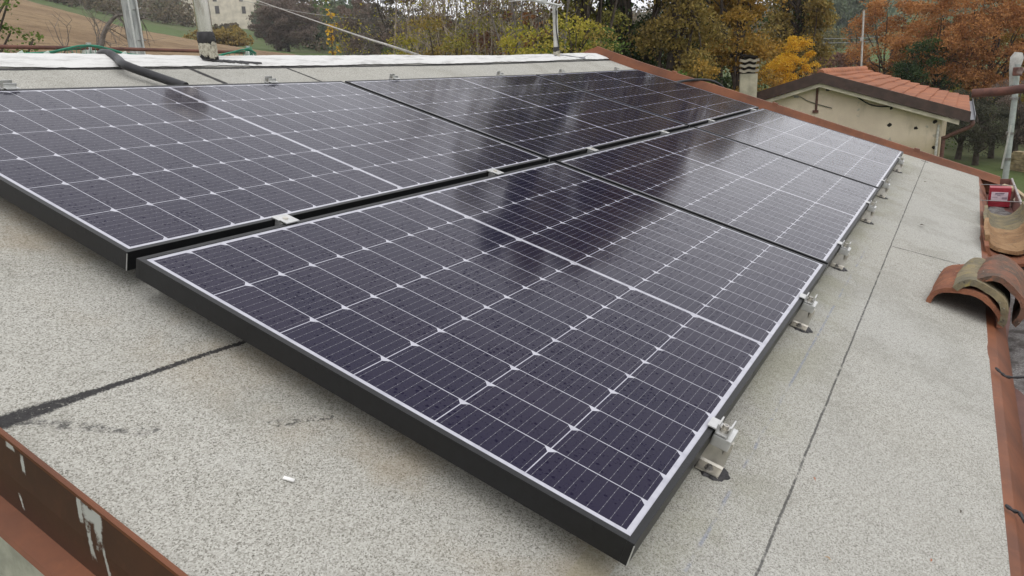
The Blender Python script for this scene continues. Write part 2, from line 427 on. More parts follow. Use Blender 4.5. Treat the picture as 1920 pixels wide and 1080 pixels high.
for u in (5.58, 4.82):
    t = MB(); t.tube([(u, ey+.005, ez+.004), (u, ey-.22, ez+.003)], .0024, 8); t.build('gutter_tie', M['bolt'], gob)
STRAPS = (((1866, 692), (1876, 703), (1886, 711), (1905, 713), (1935, 712)), ((1884, 950), (1897, 962), (1908, 968), (1917, 985), (1940, 1000)))
# grit washed into the gutter
def mat_grit():
    q = Mat('washed_grit', .95, .2); n = q.noise(160, 3, .7); v = q.noise(14, 4)
    q.col(q.mix(v.rng(.4, .65), q.ramp(n, [(.3, (.09, .085, .08)), (.55, (.26, .25, .245)), (.8, (.5, .48, .46))]), (.10, .09, .085))); q.bump(n, .8, .004); return q.m
gr = strip([[(u, y, ez-.1195+.004*math.sin(u*6+y*40)-.010*abs((y-ey+.125)/.08)**2) for y in np.linspace(ey-.203, ey-.052, 7)] for u in np.linspace(gx0+.03, gx1-.03, 140)])
gr.build('gutter_grit', mat_grit(), gob, True)

# ------------------------------------------------------------------ solar panels
def panel_parts(root):
    fh, lip_ = .040, .0115
    fr = MB()
    for (x0, x1, y0, y1) in ((0, W, 0, lip_), (0, W, H-lip_, H), (0, lip_, lip_, H-lip_), (W-lip_, W, lip_, H-lip_)):
        e = .0009
        P = [(x0, y0), (x1, y0), (x1, y1), (x0, y1)]
        fr.box(((x0+x1)/2, (y0+y1)/2, -fh/2), (x1-x0, y1-y0, fh), bev=.0007)
    fr.build('frame', M['frame'], root)
    cs = MB(); cs.box((-.0002, -.0002, -fh/2-.001), (.0016, .0016, fh-.004)); cs.build('corner_seam', M['alu'], root)
    gl = MB(); gl.add([(lip_, lip_, -.0016), (W-lip_, lip_, -.0016), (W-lip_, H-lip_, -.0016), (lip_, H-lip_, -.0016)], [(0, 1, 2, 3)])
    gl.build('glass', M['cells'], root)
    bs = MB(); bs.box((W/2, H/2, -.008), (W-2*lip_-.001, H-2*lip_-.001, .004)); bs.build('backsheet', M['alu_white'], root)
plab = [['large solar panel nearest the camera, front left of the lower row', 'solar panel in the middle of the lower row, dark tree reflections at its upper left', 'palest solar panel, far end of the lower row beside the copper flashing'],
        ['solar panel at the left of the upper row, mirroring the flue pipe', 'dark middle panel of the upper row, mirroring the trees', 'farthest solar panel of the upper row, below the roof peak']]
proto = None
for r in range(2):
    for k in range(3):
        u = k*PITCH - MAR + (DU if r else 0); v = -MAR + r*DV
        n0 = sag(k*PITCH); n1 = sag((k+1)*PITCH); a = math.atan2(n1-n0, PITCH)
        Mx = RM @ Matrix.Translation((u, v, n0)) @ Matrix.Rotation(-a, 4, 'Y')
        if proto is None:
            root = proto = empty('solar_panel', Mx, plab[r][k], 'solar panel', 'solar panels on the felt roof'); panel_parts(root)
        else:
            root = copy_tree(proto); root.matrix_world = Mx; root['label'] = plab[r][k]
# label strip under the glass edge of the nearest panel is left plain; thin aluminium seam at one corner
# ------------------------------------------------------------------ clamps and brackets
ORD = ['nearest the camera', 'second from the camera', 'third from the camera', 'fourth from the camera', 'fifth from the camera', 'farthest from the camera']
def channel_clamp(root, side=-1):
    """end clamp: tongue on the frame, U channel with bolt outside it; side=-1 outside is -v"""
    m = MB(); s = side
    m.box((0, s*-.006, .0035), (.036, .018, .003), bev=.0006)
    m.box((0, s*.0035, .006), (.036, .003, .018), bev=.0006)
    m.box((0, s*.014, -.004), (.036, .022, .003), bev=.0006)
    m.box((0, s*.0255, .003), (.036, .003, .030), bev=.0006)
    m.build('clamp', M['alu_white'], root)
    b = MB(); b.tube([(0, s*.0145, -.0025), (0, s*.0145, .004)], .0085, 14); b.tube([(0, s*.0145, .004), (0, s*.0145, .0105)], .0062, 6)
    b.build('bolt', M['steel'], root)
    h = MB(); h.tube([(0, s*.0145, .0103), (0, s*.0145, .0108)], .003, 6); h.build('bolt_socket', M['bolt'], root)
def bracket(root):
    channel_clamp(root, -1)
    m = MB()
    m.box((.008, -.018, -.018), (.055, .034, .022), bev=.002); m.build('rail', M['alu'], root)
    f = MB(); n0 = ND+.003
    prof = [(a_+.012, b_) for a_, b_ in [(-.040, 0), (-.010, .001), (-.006, .006), (.004, .040), (.009, .052), (.009, .0555), (.001, .0545), (-.0085, .0085), (-.012, .0045), (-.040, .0035)]]
    f.extrude([(a, 0, n0+b) for a, b in prof], (0, -.038, 0), (0, .006, 0)); f.build('foot', M['steel'], root)
    p = MB(); p.tube([(.016, -.030, n0+.004), (.016, -.030, -.02)], .005, 10); p.tube([(.016, -.030, n0+.028), (.016, -.030, n0+.05)], .009, 12); p.build('stud', M['steel'], root)
    s = MB(); s.tube([(-.016, -.016, n0+.0035), (-.016, -.016, n0+.007)], .008, 12); s.tube([(-.016, -.016, n0+.007), (-.016, -.016, n0+.012)], .005, 6); s.build('screw', M['bolt'], root)
    t = MB(); rr = random.Random(3); pts = []
    for k in range(22):
        q = 2*math.pi*k/22; e = rr.uniform(.85, 1.15); pts.append((-.006+.029*e*math.cos(q), -.022+.032*e*math.sin(q)))
    V = [(a, b, ND+.0008) for a, b in pts]+[(-.006+(a+.006)*.85, -.022+(b+.022)*.85, ND+.0045) for a, b in pts]
    t.add(V, [(k, (k+1) % 22, 22+(k+1) % 22, 22+k) for k in range(22)]+[tuple(range(22, 44))]); t.build('sealant', M['tar'], root)
BU = [.392, 1.310, 2.075, 3.03, 3.80, 4.90]
bp = None
for i, u in enumerate(BU):
    Mx = RM @ Matrix.Translation((u, -.0215, sag(u)))
    if bp is None: bp = root = empty('mounting_bracket', Mx, 'x', 'bracket', 'end brackets along the lower panel edge'); bracket(root)
    else: root = copy_tree(bp); root.matrix_world = Mx
    root['label'] = 'steel footed end bracket on the lower panel edge, ' + ORD[i]
tp = None
for i, u in enumerate([.36, 1.35, 2.13, 3.13, 3.95, 4.92]):
    Mx = RM @ Matrix.Translation((u, -MAR+DV+H+.0012, sag(u)))
    if tp is None:
        tp = root = empty('end_clamp', Mx, 'x', 'clamp', 'end clamps along the upper panel edge'); channel_clamp(root, 1)
    else: root = copy_tree(tp); root.matrix_world = Mx
    root['label'] = 'white aluminium end clamp on the top panel edge, ' + ['leftmost of six', 'second from left', 'third from left', 'fourth from left', 'fifth from left', 'rightmost below the roof peak'][i]
mp = None
for i, u in enumerate([.375, 1.330, 2.135, 3.07, 3.95, 5.06]):
    Mx = RM @ Matrix.Translation((u, -MAR+H+.0145, sag(u)))
    if mp is None:
        mp = root = empty('mid_clamp', Mx, 'x', 'clamp', 'mid clamps in the gap between the panel rows')
        m = MB(); m.box((0, .010, .0033), (.045, .024, .003), bev=.0007); m.box((.002, -.012, .0033), (.041, .022, .003), bev=.0007); m.build('clamp_plate', M['alu_white'], root)
        m = MB(); m.extrude([(-.0195, 0, 0), (-.0165, 0, 0), (-.0165, 0, -.037), (.0165, 0, -.037), (.0165, 0, 0), (.0195, 0, 0), (.0195, 0, -.04), (-.0195, 0, -.04)], (0, -.012, 0), (0, .012, 0)); m.build('clamp_body', M['alu'], root)
        m = MB(); m.tube([(0, 0, .0045), (0, 0, .007)], .0065, 12); m.build('bolt', M['steel'], root)
    else: root = copy_tree(mp); root.matrix_world = Mx
    root['label'] = 'bright square mid clamp in the dark gap between panel rows, ' + ORD[i]

# ------------------------------------------------------------------ things on the ridge and roof
def smooth_path(P, n=8):
    P = [Vector(p) for p in P]; out = []
    for i in range(len(P)-1):
        a, b, c, d = P[max(i-1, 0)], P[i], P[i+1], P[min(i+2, len(P)-1)]
        for k in range(n):
            t = k/n; out.append(.5*((2*b)+(c-a)*t+(2*a-5*b+4*c-d)*t*t+(3*b-a-3*c+d)*t**3))
    return out+[P[-1]]
m = MB()
hp = smooth_path([rf(1.06, 2.25, ND+.03), rf(1.04, 2.40, ND+.028), rf(1.005, 2.52, ND+.035), hy(222, 112, 2.56), hy(207, 101.5, 2.64), hy(195, 99.5, 2.70), hy(187, 104, 2.77), hy(183, 116, 2.86), hy(182, 150, 3.0)], 10)
rs = [.0165+.0012*(k % 2) for k in range(len(hp))]
hp2 = []; 
m.tube(hp, .0165, 12)
tag(m.build('conduit', M['rubber'], None, True), 'thick black conduit looping over the white ridge cap', 'conduit')
m = MB()
m.tube(smooth_path([rf(5.45, 1.93, ND+.015), rf(5.72, 1.90, ND+.03), hx(1285, 151.5, 5.90), hx(1312, 149.5, 5.97), hx(1335, 152, 6.04), hx(1352, 161, 6.10), hx(1358, 172, 6.12), hx(1360, 200, 6.13)], 8), .012, 10)
tag(m.build('cable', M['rubber'], None, True), 'black cable laid over the copper gable flashing', 'cable')
# flue pipe
def mat_flue():
    q = Mat('stainless_flue', .26, .5, 1.0); n = q.noise(8, 5, .7, stretch=(1, 1, .25))
    q.col(q.mix(n.rng(.5, .72), (.66, .63, .58), (.32, .27, .22))); return q.m
fl = empty('flue_pipe', hy(389, 112, 2.62), 'steel flue pipe with tarred collar rising from the ridge', 'flue')
FX = 1.553
m = MB(); m.tube([(FX+.006, 2.62, .835), (FX, 2.62, 1.02), (FX-.003, 2.62, 1.10)], .0335, 20); fo = m.build('pipe', mat_flue(), None, True)
def adopt(o, p):
    o.parent = p; o.matrix_parent_inverse = p.matrix_world.inverted(); return o
bpy.context.view_layer.update()
adopt(fo, fl)
m = MB(); m.tube([(FX+.010, 2.62, .70), (FX+.006, 2.62, .838)], [.041, .038], 20)
def mat_base():
    q = Mat('tarred_stucco', .9, .2); n = q.noise(18, 5, .7); x, y, z = q.sep()
    f = q.noise(90, 3, .7); k = (z+(n-.5)*.10)
    t = k.gt(.808).max(k.lt(.752))
    q.col(q.mix(t, q.mix(f.rng(.35, .7), (.50, .47, .38), (.22, .20, .16)), (.02, .019, .02))); q.bump(f, .6, .004); return q.m
adopt(m.build('base', mat_base(), None, True), fl)
m = MB(); m.tube([(FX+.006, 2.62, .815), (FX+.005, 2.62, .822), (FX+.004, 2.62, .853), (FX+.004, 2.62, .858)], [.0385, .040, .0365, .034], 20); adopt(m.build('tar_collar', M['tar'], None, True), fl)
m = MB(); m.tube([(FX-.003, 2.62, 1.10), (FX-.003, 2.62, 1.115), (FX-.003, 2.62, 1.118), (FX-.003, 2.62, 1.16), (FX-.003, 2.62, 1.20)], [.036, .05, .10, .10, .02], 20); adopt(m.build('flue_cap', mat_flue(), None, True), fl)
def splash(name, pts, parent=None):
    m = MB(); n = len(pts); c = sum((Vector(p) for p in pts), Vector())/n
    V = [Vector(p) for p in pts]+[c+(Vector(p)-c)*.85+Vector((0, 0, .004)) for p in pts]
    m.add(V, [(k, (k+1) % n, n+(k+1) % n, n+k) for k in range(n)]+[tuple(range(n, 2*n))]); return m.build(name, M['tar'], parent)
def caph(u, dv): return ND+sag(u)+lift(u)+float(np.interp(dv, [p[0] for p in prof], [p[1] for p in prof]))
def tar_strip(u0, u1, f, wid, name, seed):
    rr = random.Random(seed); rows = []
    for k in range(26):
        u = u0+(u1-u0)*k/25; c = f(k/25); wd_ = wid*(.6+.8*rr.random())*math.sin(math.pi*(k+.6)/26.2)**.5
        rows.append([rf(u, VR+c-wd_, caph(u, c-wd_)+.0005), rf(u, VR+c, caph(u, c)+.005), rf(u, VR+c+wd_, caph(u, c+wd_)+.0005)])
    return strip(rows)
o = adopt(tar_strip(1.50, 1.80, lambda t: -.045-.05*t, .018, 'x', 1).build('tar_patch', M['tar'], None), fl)
# antenna mast
AX, AY = 5.055, 2.62
an = empty('antenna_mast', (AX, AY, .74), 'pale antenna mast with a cross boom near the roof peak', 'antenna')
m = MB(); m.tube([(AX+.008, AY, .82), (AX-.004, AY, 1.165)], .021, 16)
mm = simple('dull_galvanised', (.55, .54, .51), .5, .5, .5, .2, 14)
adopt(m.build('mast', mm, None, True), an)
m = MB(); m.tube([(AX+.012, AY, .73), (AX+.008, AY, .825)], [.030, .026], 16); adopt(m.build('base', mat_base(), None, True), an)
m = MB(); m.tube([(AX+.008, AY, .815), (AX+.006, AY, .845)], [.028, .024], 16); adopt(m.build('tar_collar', M['tar'], None, True), an)
m = MB(); m.tube([(AX+.06, AY-.02, 1.168), (AX-.30, AY+.015, 1.187), (AX-1.05, AY+.08, 1.215)], .0105, 10); m.box((AX-.20, AY+.006, 1.185), (.06, .04, .03)); adopt(m.build('boom', M['alu_white'], None, True), an)
for k, x in enumerate((-.30, -.48, -.68, -.88)):
    m = MB(); m.tube([(AX+x, AY+.02-.02*k-.24, 1.20), (AX+x, AY+.02+.24, 1.20)], .004, 6); adopt(m.build('element', M['alu'], None), an)
m = MB(); m.tube(smooth_path([(AX-.03, AY-.03, 1.16), (AX-.055, AY-.035, 1.135), (AX-.04, AY-.03, 1.105), (AX-.02, AY-.022, 1.12), (AX-.025, AY-.02, 1.0), (AX-.0, AY-.03, .84)]), .0045, 6); adopt(m.build('coax', M['rubber'], None, True), an)
adopt(tar_strip(5.0, 5.75, lambda t: -.03-.055*t+.03*math.sin(t*9), .02, 'x', 5).build('tar_patch', simple('faded_tar', (.20, .20, .215), .8, .3, var=.3, scale=30), None), an)

# barrel tiles
def mat_tile(name, a, b, c3):
    q = Mat(name, .9, .25); n = q.noise(9, 6, .7); f = q.noise(70, 4, .7); g = q.noise(22, 5, .75)
    c = q.mix(n.rng(.38, .62), a, b); c = q.mix(g.rng(.54, .68, 0, .8), c, c3); c = q.mix(f.rng(.66, .74, 0, .75), c, (.50, .47, .40)); c = q.mix(q.noise(38, 5, .8).rng(.58, .66, 0, .75), c, (.055, .048, .04))
    q.col(c); q.bump(f*.7+g+q.noise(200, 3, .7)*.25, 1.0, .008); return q.m
TM = [mat_tile('terracotta', (.29, .12, .066), (.20, .082, .05), (.37, .18, .095)),
      mat_tile('lichen_terracotta', (.27, .22, .13), (.17, .15, .105), (.30, .24, .09)),
      mat_tile('weathered_terracotta', (.22, .105, .07), (.12, .085, .065), (.38, .15, .08)),
      mat_tile('tan_terracotta', (.37, .235, .125), (.28, .165, .085), (.18, .125, .08))]
def barrel(w0, w1, L, th, arc=1.0, seed=0, n=18, ns=14):
    """curved tile, axis +x, opening downwards, resting on z=0"""
    rr = random.Random(seed); m = MB(); rows = []
    for i in range(ns+1):
        t = i/ns; wd_ = w0+(w1-w0)*t; hgt = wd_*.40*arc; rx = []
        for k in range(n+1):
            q = math.pi*k/n
            for r in (0, 1):
                a = wd_/2 - r*th; b = hgt - r*th
                jit = rr.uniform(-.0012, .0012) + (.003*math.sin(q*5+seed+i*.4))
                rx.append((t*L + (rr.uniform(-.003, .003)+.005*math.sin(q*3+seed) if i in (0, ns) else 0), -math.cos(q)*(a+jit), math.sin(q)**.9*(b+jit) if 0 < k < n else 0))
        rows.append(rx)
    K = 2*(n+1); V = [p for r in rows for p in r]; F = []
    for i in range(ns):
        for k in range(n):
            o0 = i*K+2*k; o1 = (i+1)*K+2*k
            F.append((o0, o0+2, o1+2, o1)); F.append((o0+1, o1+1, o1+3, o0+3))
        F.append((i*K, (i+1)*K, (i+1)*K+1, i*K+1)); e = 2*n; F.append((i*K+e, i*K+e+1, (i+1)*K+e+1, (i+1)*K+e))
    for k in range(n):
        F.append((2*k, 2*k+1, 2*k+3, 2*k+2)); o0 = ns*K+2*k; F.append((o0, o0+2, o0+3, o0+1))
    m.add(V, F); return m
GT = 'loose barrel tiles at the eave'
def tile(label, Mx, mat, w0=.235, w1=.20, L=.46, th=.016, arc=1.0, seed=0, M0=None):
    o = barrel(w0, w1, L, th, arc, seed).build('barrel_tile', mat, None, True); o.matrix_world = Mx
    return tag(o, label, 'roof tile', GT)
def rt(u, v, n, yaw=0, roll=0, pitch=0):
    return RM @ Matrix.Translation((u, v, n)) @ Matrix.Rotation(rad(yaw), 4, 'Z') @ Matrix.Rotation(rad(pitch), 4, 'Y') @ Matrix.Rotation(rad(roll), 4, 'X')
tile('orange barrel tile lying open side down, bottom of its stack of three', rt(2.06, -.472, ND+sag(2), -3, -3, 0), TM[0], .245, .215, .47, .017, .95, 1)
tile('lichen-yellow barrel tile in the middle of the stack of three', rt(2.06, -.500, ND+.047+sag(2), -4, 20, 0), TM[1], .205, .185, .45, .022, .95, 2)
tile('dark weathered barrel tile with white flecks, top of the stack of three', rt(2.09, -.545, ND+.070+sag(2), -5, 29, 0), TM[2], .205, .185, .46, .018, 1.0, 3)
def gt(u, y, z, yaw=0, roll=0, pitch=0):
    return Matrix.Translation((u, y, z)) @ Matrix.Rotation(rad(yaw), 4, 'Z') @ Matrix.Rotation(rad(pitch), 4, 'Y') @ Matrix.Rotation(rad(180+roll), 4, 'X')
tile('orange barrel tile lying hollow side up in the gutter, outer of two', gt(3.28, ey-.112, ez+.035, 2, -6), TM[0], .245, .215, .48, .018, 1.1, 4)
tile('tan barrel tile nested inside the upturned orange tile', gt(3.40, ey-.108, ez+.062, 1, -4), TM[3], .235, .205, .48, .018, 1.05, 5)
tile('mossy upturned barrel tile behind the nested pair in the gutter', gt(3.95, ey-.112, ez+.055, 1, -10), TM[1], .23, .20, .45, .017, 1.1, 6)
# red box in the gutter
bx = empty('box', (5.36, ey-.125, ez-.1185), 'small red carton with a white printed label standing in the gutter', 'box')
red = simple('red_carton', (.33, .018, .035), .45, .5, var=.2, scale=30)
m = MB(); m.box((.05, 0, .066), (.11, .128, .132), bev=.002); m.build('carton', red, bx)
lb = MB(); lb.box((-.0062, .002, .072), (.0008, .098, .062)); lo = lb.build('label', simple('paper_label', (.62, .50, .55), .7, .3, var=.1, scale=60), bx)
pr = MB()
for (cy0, cz, wy_, hz_) in ((.002, .094, .055, .005), (-.004, .085, .036, .003), (.02, .085, .02, .003), (.006, .078, .020, .003), (-.028, .064, .030, .005), (-.028, .057, .030, .003), (.028, .066, .03, .002)):
    pr.box((-.007, cy0, cz), (.0006, wy_, hz_))
pr.build('print', simple('label_print', (.10, .07, .11), .7, .3), lo)
# pale battens beyond the gutter
m = MB(); m.tube(smooth_path([at(1882, 349, 6.6), at(1900, 355, 6.5), at(1918, 368, 6.3), at(1960, 400, 6.0)]), [.018]*25, 6)
tag(m.build('batten', simple('pale_wood', (.50, .40, .26), .8, .3, var=.25, scale=18), None), 'bent pale wooden batten sticking out beside the red carton', 'batten')
m = MB(); m.tube([at(1904, 374, 6.2), at(1916, 387, 6.0), at(1950, 420, 5.6)], .014, 6)
tag(m.build('batten', simple('bleached_wood', (.56, .50, .38), .8, .3, var=.25, scale=18), None), 'shorter bleached batten below the bent one, outside the gutter', 'batten')
# scraps on the felt
o = MB(); o.box((0, 0, .002), (.017, .006, .002), Matrix.Rotation(rad(112), 3, 'Z')); o = o.build('paper_scrap', simple('white_scrap', (.75, .74, .72), .7), None)
o.matrix_world = RM @ Matrix.Translation((-.184, .453, ND+.001)); tag(o, 'tiny white scrap lying on the felt left of the nearest panel', 'scrap')
def leaf(label, u, v, s, c, yaw):
    m = MB(); m.add([(-s, 0, .001), (0, -s*.4, .004), (s, 0, .002), (0, s*.4, .005)], [(0, 1, 2, 3)]); o = m.build('fallen_leaf', c, None)
    o.matrix_world = RM @ Matrix.Translation((u, v, ND+.0015)) @ Matrix.Rotation(rad(yaw), 4, 'Z'); return tag(o, label, 'leaf', 'fallen leaves on the felt')
lm = simple('orange_leaf', (.36, .12, .05), .8); ld = simple('dark_leaf', (.06, .045, .03), .8); lt = simple('tan_leaf', (.34, .22, .11), .8)
def onroof(px, py):
    d = CR*((px-960)/CF) - CUP*((py-540)/CF) + CFW; R_ = RM.to_3x3().transposed(); o_ = R_@CP; d = R_@d; t = (ND-o_.z)/d.z; return o_+d*t
for k_, pts in enumerate(STRAPS):
    P_ = [onroof(*q_) for q_ in pts]; P_ = [RM @ Vector((p_.x, p_.y, ND+.004+.002*i_)) for i_, p_ in enumerate(P_)]
    t = MB(); t.tube(smooth_path(P_, 4), [.0028+.0022*math.sin(i_*.9)**2 for i_ in range(17)], 6); t.build('gutter_strap', [M['tar'], M['tar']][k_], gob)
for lab, px, py, s, mm_, yw in (('orange leaf fragment right of the nearest bracket', 1525, 900, .006, lm, 40), ('tan leaf fragment low on the felt near the seam', 1551, 1050, .007, lt, 80),
        ('dark leaf crumb below the middle of the eave strip', 1799, 961, .006, ld, 10), ('dark leaf fragment uphill of the tile stack', 1735, 342, .022, ld, -30), ('dark leaf fragment beyond the second bracket', 1729, 423, .02, ld, -40), ('small brown leaf crumb at the lower frame edge', 1744, 1053, .005, lm, 0), ('dark leaf tip at the left foot of the tile stack', 1763, 511, .014, ld, 30)):
    p = onroof(px, py); leaf(lab, p.x, p.y, s, mm_, yw)

# ------------------------------------------------------------------ scaffold remains and poles
def mat_rust(name='rusty_tube'):
    q = Mat(name, .75, .4, .2); n = q.noise(14, 5, .7, stretch=(.4, 1, 1)); f = q.noise(3, 4, .6)
    c = q.mix(n.rng(.35, .65), (.17, .075, .055), (.09, .045, .038)); c = q.mix(f.rng(.60, .68, 0, .7), c, (.42, .36, .33)); q.col(c); q.bump(n, .3, .004); return q.m
M['rust'] = mat_rust()
SY = 6.0
m = MB(); a, b = hy(-60, 86.5, SY), hy(235, 92, SY); c2 = hy(470, 98.5, SY)
m.tube([a, b, c2], .0155, 12); tag(m.build('scaffold_tube', M['rust'], None, True), 'long rusty scaffold tube behind the ridge on the left', 'scaffold tube')
M['net'] = simple('green_plastic', (.02, .20, .12), .5, .5, var=.3, scale=12)
nt_ = MB(); top = [(-20, 104), (40, 101), (90, 98), (125, 91), (150, 86), (178, 86), (205, 92), (240, 101), (285, 106), (340, 110), (390, 107), (430, 99), (455, 93), (468, 93), (480, 100)]
tp_ = smooth_path([hy(x, y, SY-.12) for x, y in top], 6)
nt_.tube(tp_, .0085, 6); nt_.tube([p+Vector((.01, .02, -.012+.006*math.sin(i*.5))) for i, p in enumerate(tp_)], .005, 5)
rr = random.Random(8)
for i in range(0, len(tp_), 2):
    p = tp_[i]; nt_.tube([p, p+Vector((rr.uniform(-.02, .02), 0, -.30))], .0022, 4)
for dz in (.06, .13, .20): nt_.tube([p+Vector((0, 0, -dz)) for p in tp_], .002, 4)
tag(nt_.build('safety_net', M['net'], None), 'sagging green safety netting hung behind the white ridge', 'netting')
M['galv'] = simple('galvanised_green_tinge', (.40, .43, .41), .5, .5, .4, .2, 20)
for px, lab in ((167, 'galvanised scaffold post with couplers near the black conduit'), (466, 'galvanised scaffold post wrapped in green net right of the flue')):
    base = hy(px, 108, SY); po = empty('scaffold_post', base, lab, 'scaffold post', 'scaffold posts behind the ridge')
    m = MB(); m.tube([base+Vector((0, 0, -1.5)), hy(px-1.5, 80 if px < 300 else 86, SY)], .020, 12); adopt(m.build('tube', M['galv'], None, True), po)
    m = MB(); m.box(base+Vector((-.035, -.02, .03)), (.035, .05, .06), bev=.006); m.box(base+Vector((.035, -.03, .035)), (.03, .04, .04), bev=.006); adopt(m.build('coupler', simple('pale_coupler', (.62, .63, .60), .5, .5, .3), None), po)
    if px > 300:
        m = MB()
        for k in range(5): m.tube([base+Vector((.03*math.cos(q*.6)+.01, .03*math.sin(q*.6)-.01, .015+k*.016+.002*q)) for q in range(11)], .005, 5)
        adopt(m.build('net_wrap', M['net'], None), po)
for px, py, lab in ((41, 104, 'pale bent clip on the netting, left pair'), (90, 104, 'pale slanted clip on the netting between post and left edge'), (235, 104, 'pale green clip hanging below the netting right of the conduit')):
    p = hy(px, py, SY-.14); m = MB(); m.box(p, (.045, .012, .06), Matrix.Rotation(rad(-25), 3, 'Y'), .003)
    tag(m.build('net_clip', simple('pale_green_clip', (.55, .66, .60), .6), None), lab, 'clip', 'clips on the safety netting')
# utility pole with strapped cables
p = at(256, 60, 15); up_ = empty('utility_pole', (p.x, p.y, -2.0), 'tall grey utility pole standing in front of the ploughed field', 'pole')
def mat_pole():
    q = Mat('grey_pole', .7, .4, .1); n = q.noise(5, 5, .7, stretch=(3, 3, .5)); q.col(q.mix(n.rng(.35, .7), (.44, .45, .44), (.24, .25, .25))); q.bump(n, .3, .01); return q.m
m = MB(); ptop = Vector((p.x-.1, p.y+.02, 5.6)); m.tube([(p.x, p.y, -2.0), ptop], [.13, .10], 14); adopt(m.build('shaft', mat_pole(), None, True), up_)
m = MB()
for k in range(7):
    z = p.z-.9+k*.38; m.tube([(p.x+.128*math.cos(q*.6), p.y+.128*math.sin(q*.6), z+.015*q*(k % 2)) for q in range(11)], .008, 5)
adopt(m.build('strap', M['bolt'], None), up_)
m = MB()
for dx, dy in ((-.09, -.10), (.03, -.135)): m.tube([(p.x+dx, p.y+dy, -2), (p.x+dx-.08, p.y+dy, 5.4)], .016, 6)
adopt(m.build('riser', M['alu'], None, True), up_)
m = MB(); A = hy(812, 113, 3.4); B = at(480, 0, 16); B2 = at(150, -118, 30)
m.tube(smooth_path([A, at(740, 88.5, 5.6), at(640, 56, 8.2), B, B2], 10), .0085, 6)
tag(m.build('overhead_cable', simple('grey_cable', (.42, .40, .37), .6), None, True), 'grey overhead cable slanting down to the ridge', 'cable')
m = MB(); m.tube(smooth_path([at(430, -4, 60), at(560, 22, 60), at(650, 33, 60), at(720, 36, 60), at(800, 34, 60)], 6), .016, 5)
tag(m.build('overhead_cable', simple('far_cable', (.40, .40, .38), .6), None), 'thin distant overhead cable in front of the bare trees', 'cable')
# right side: tube end and guyed pole
m = MB(); a = at(1822, 175, 5.6); b = at(1880, 171.5, 5.6); c3 = at(1990, 156, 5.4); m.tube([a, b, c3], .0255, 14, False)
m.tube([a, b, c3], .0215, 14, False); tag(m.build('scaffold_tube', M['rust'], None, True), 'rusty scaffold tube end jutting in at the right edge', 'scaffold tube')
gp_ = empty('guyed_pole', at(1886, 325, 8), 'leaning galvanised pole behind the rusty tube at the right edge', 'pole')
m = MB(); m.tube([at(1879, 370, 8), at(1886, 325, 8), at(1903, 180, 8), at(1908, 120, 8)], [.026, .025, .024, .023], 12); adopt(m.build('tube', M['galv'], None, True), gp_)
m = MB(); q1, q2 = at(1899, 172, 8.03), at(1912, 100, 8.03); m.tube([q1, at(1902, 130, 8.03), at(1907, 108, 8.03), at(1910, 98, 8.03)], [.026, .040, .052, .03], 12); adopt(m.build('sleeve', simple('pale_sheath', (.46, .45, .42), .7, .4), None, True), gp_)
m = MB()
for y_ in (162, 185, 250, 298):
    s0 = at(1902-(y_-180)*.118, y_, 8); m.tube([s0+Vector((0, 0, -.01)), s0+Vector((0, 0, .012))], .032, 10)
adopt(m.build('band', M['bolt'], None), gp_)
m = MB(); m.tube([at(1878, 316, 7.95), at(1890, 262, 7.95), at(1896, 235, 7.95)], .008, 6); adopt(m.build('guy_wire', M['alu'], None), gp_)
m = MB(); m.tube([at(1900, 134, 7.9), at(1935, 130, 7.9)], .02, 8); m.box(at(1908, 134, 7.9), (.07, .07, .07), bev=.01); adopt(m.build('coupler', M['rust'], None), gp_)

# ------------------------------------------------------------------ terrain
AZ = np.array([-180, -120, -60, -20, -8, 0, 10, 20, 30, 40, 47, 55, 62, 75, 95, 130, 180.])
DD = np.array([0, 12, 24, 34, 60, 85, 110, 130, 170, 230, 330, 500, 620, 700.])
def prof_(kind):
    return {'flat': [-3.5, -3.5, -3.5, -3.5, -3.2, -2.8, -2, -1, 2, 7, 18, 34, 40, 42],
            'right': [-3.45, -3.45, -3.4, -3.1, -3.0, -2.2, -.5, 1.5, 6, 13, 27, 50, 58, 60],
            'mid': [-3.45, -3.4, -3.2, -2.6, -1.5, -.5, 1, 2, 5, 10, 20, 36, 44, 46],
            'a40': [-3.45, -3.2, -1.9, -.6, 1.2, 2.6, 3.9, 4.6, 7.2, 11, 20, 36, 44, 46],
            'a47': [-3.45, -3.0, -1.2, .5, 2.7, 4.0, 5.1, 6.1, 10.0, 15.5, 30, 50, 58, 60],
            'a55': [-3.45, -2.6, -.5, 1.4, 4.2, 6.0, 7.9, 9.0, 14.0, 20, 37, 58, 64, 66],
            'a62': [-3.45, -2.4, -.2, 1.9, 6.0, 9.0, 12.2, 12.7, 18.6, 25, 42, 64, 70, 72],
            'a75': [-3.45, -2.4, 0, 2.4, 9, 14, 20, 21, 28, 33, 50, 68, 72, 74]}[kind]
KZ = np.array([prof_(k) for k in ('flat', 'flat', 'flat', 'right', 'right', 'right', 'mid', 'mid', 'mid', 'a40', 'a47', 'a55', 'a62', 'a75', 'a75', 'flat', 'flat')])
def gz(x, y):
    dx, dy = x-CP.x, y-CP.y; az = math.degrees(math.atan2(dy, dx)); D = math.hypot(dx, dy)
    col = [np.interp(az, AZ, KZ[:, i]) for i in range(len(DD))]
    return float(np.interp(D, DD, col)) + .25*min(1, D/40)*math.sin(x*.11)*math.cos(y*.13)
def polar(a0, a1, na, ds, dz):
    rows = []
    for a in np.linspace(a0, a1, na):
        rows.append([(CP.x+d*math.cos(rad(a)), CP.y+d*math.sin(rad(a)), gz(CP.x+d*math.cos(rad(a)), CP.y+d*math.sin(rad(a)))+dz) for d in ds])
    return rows
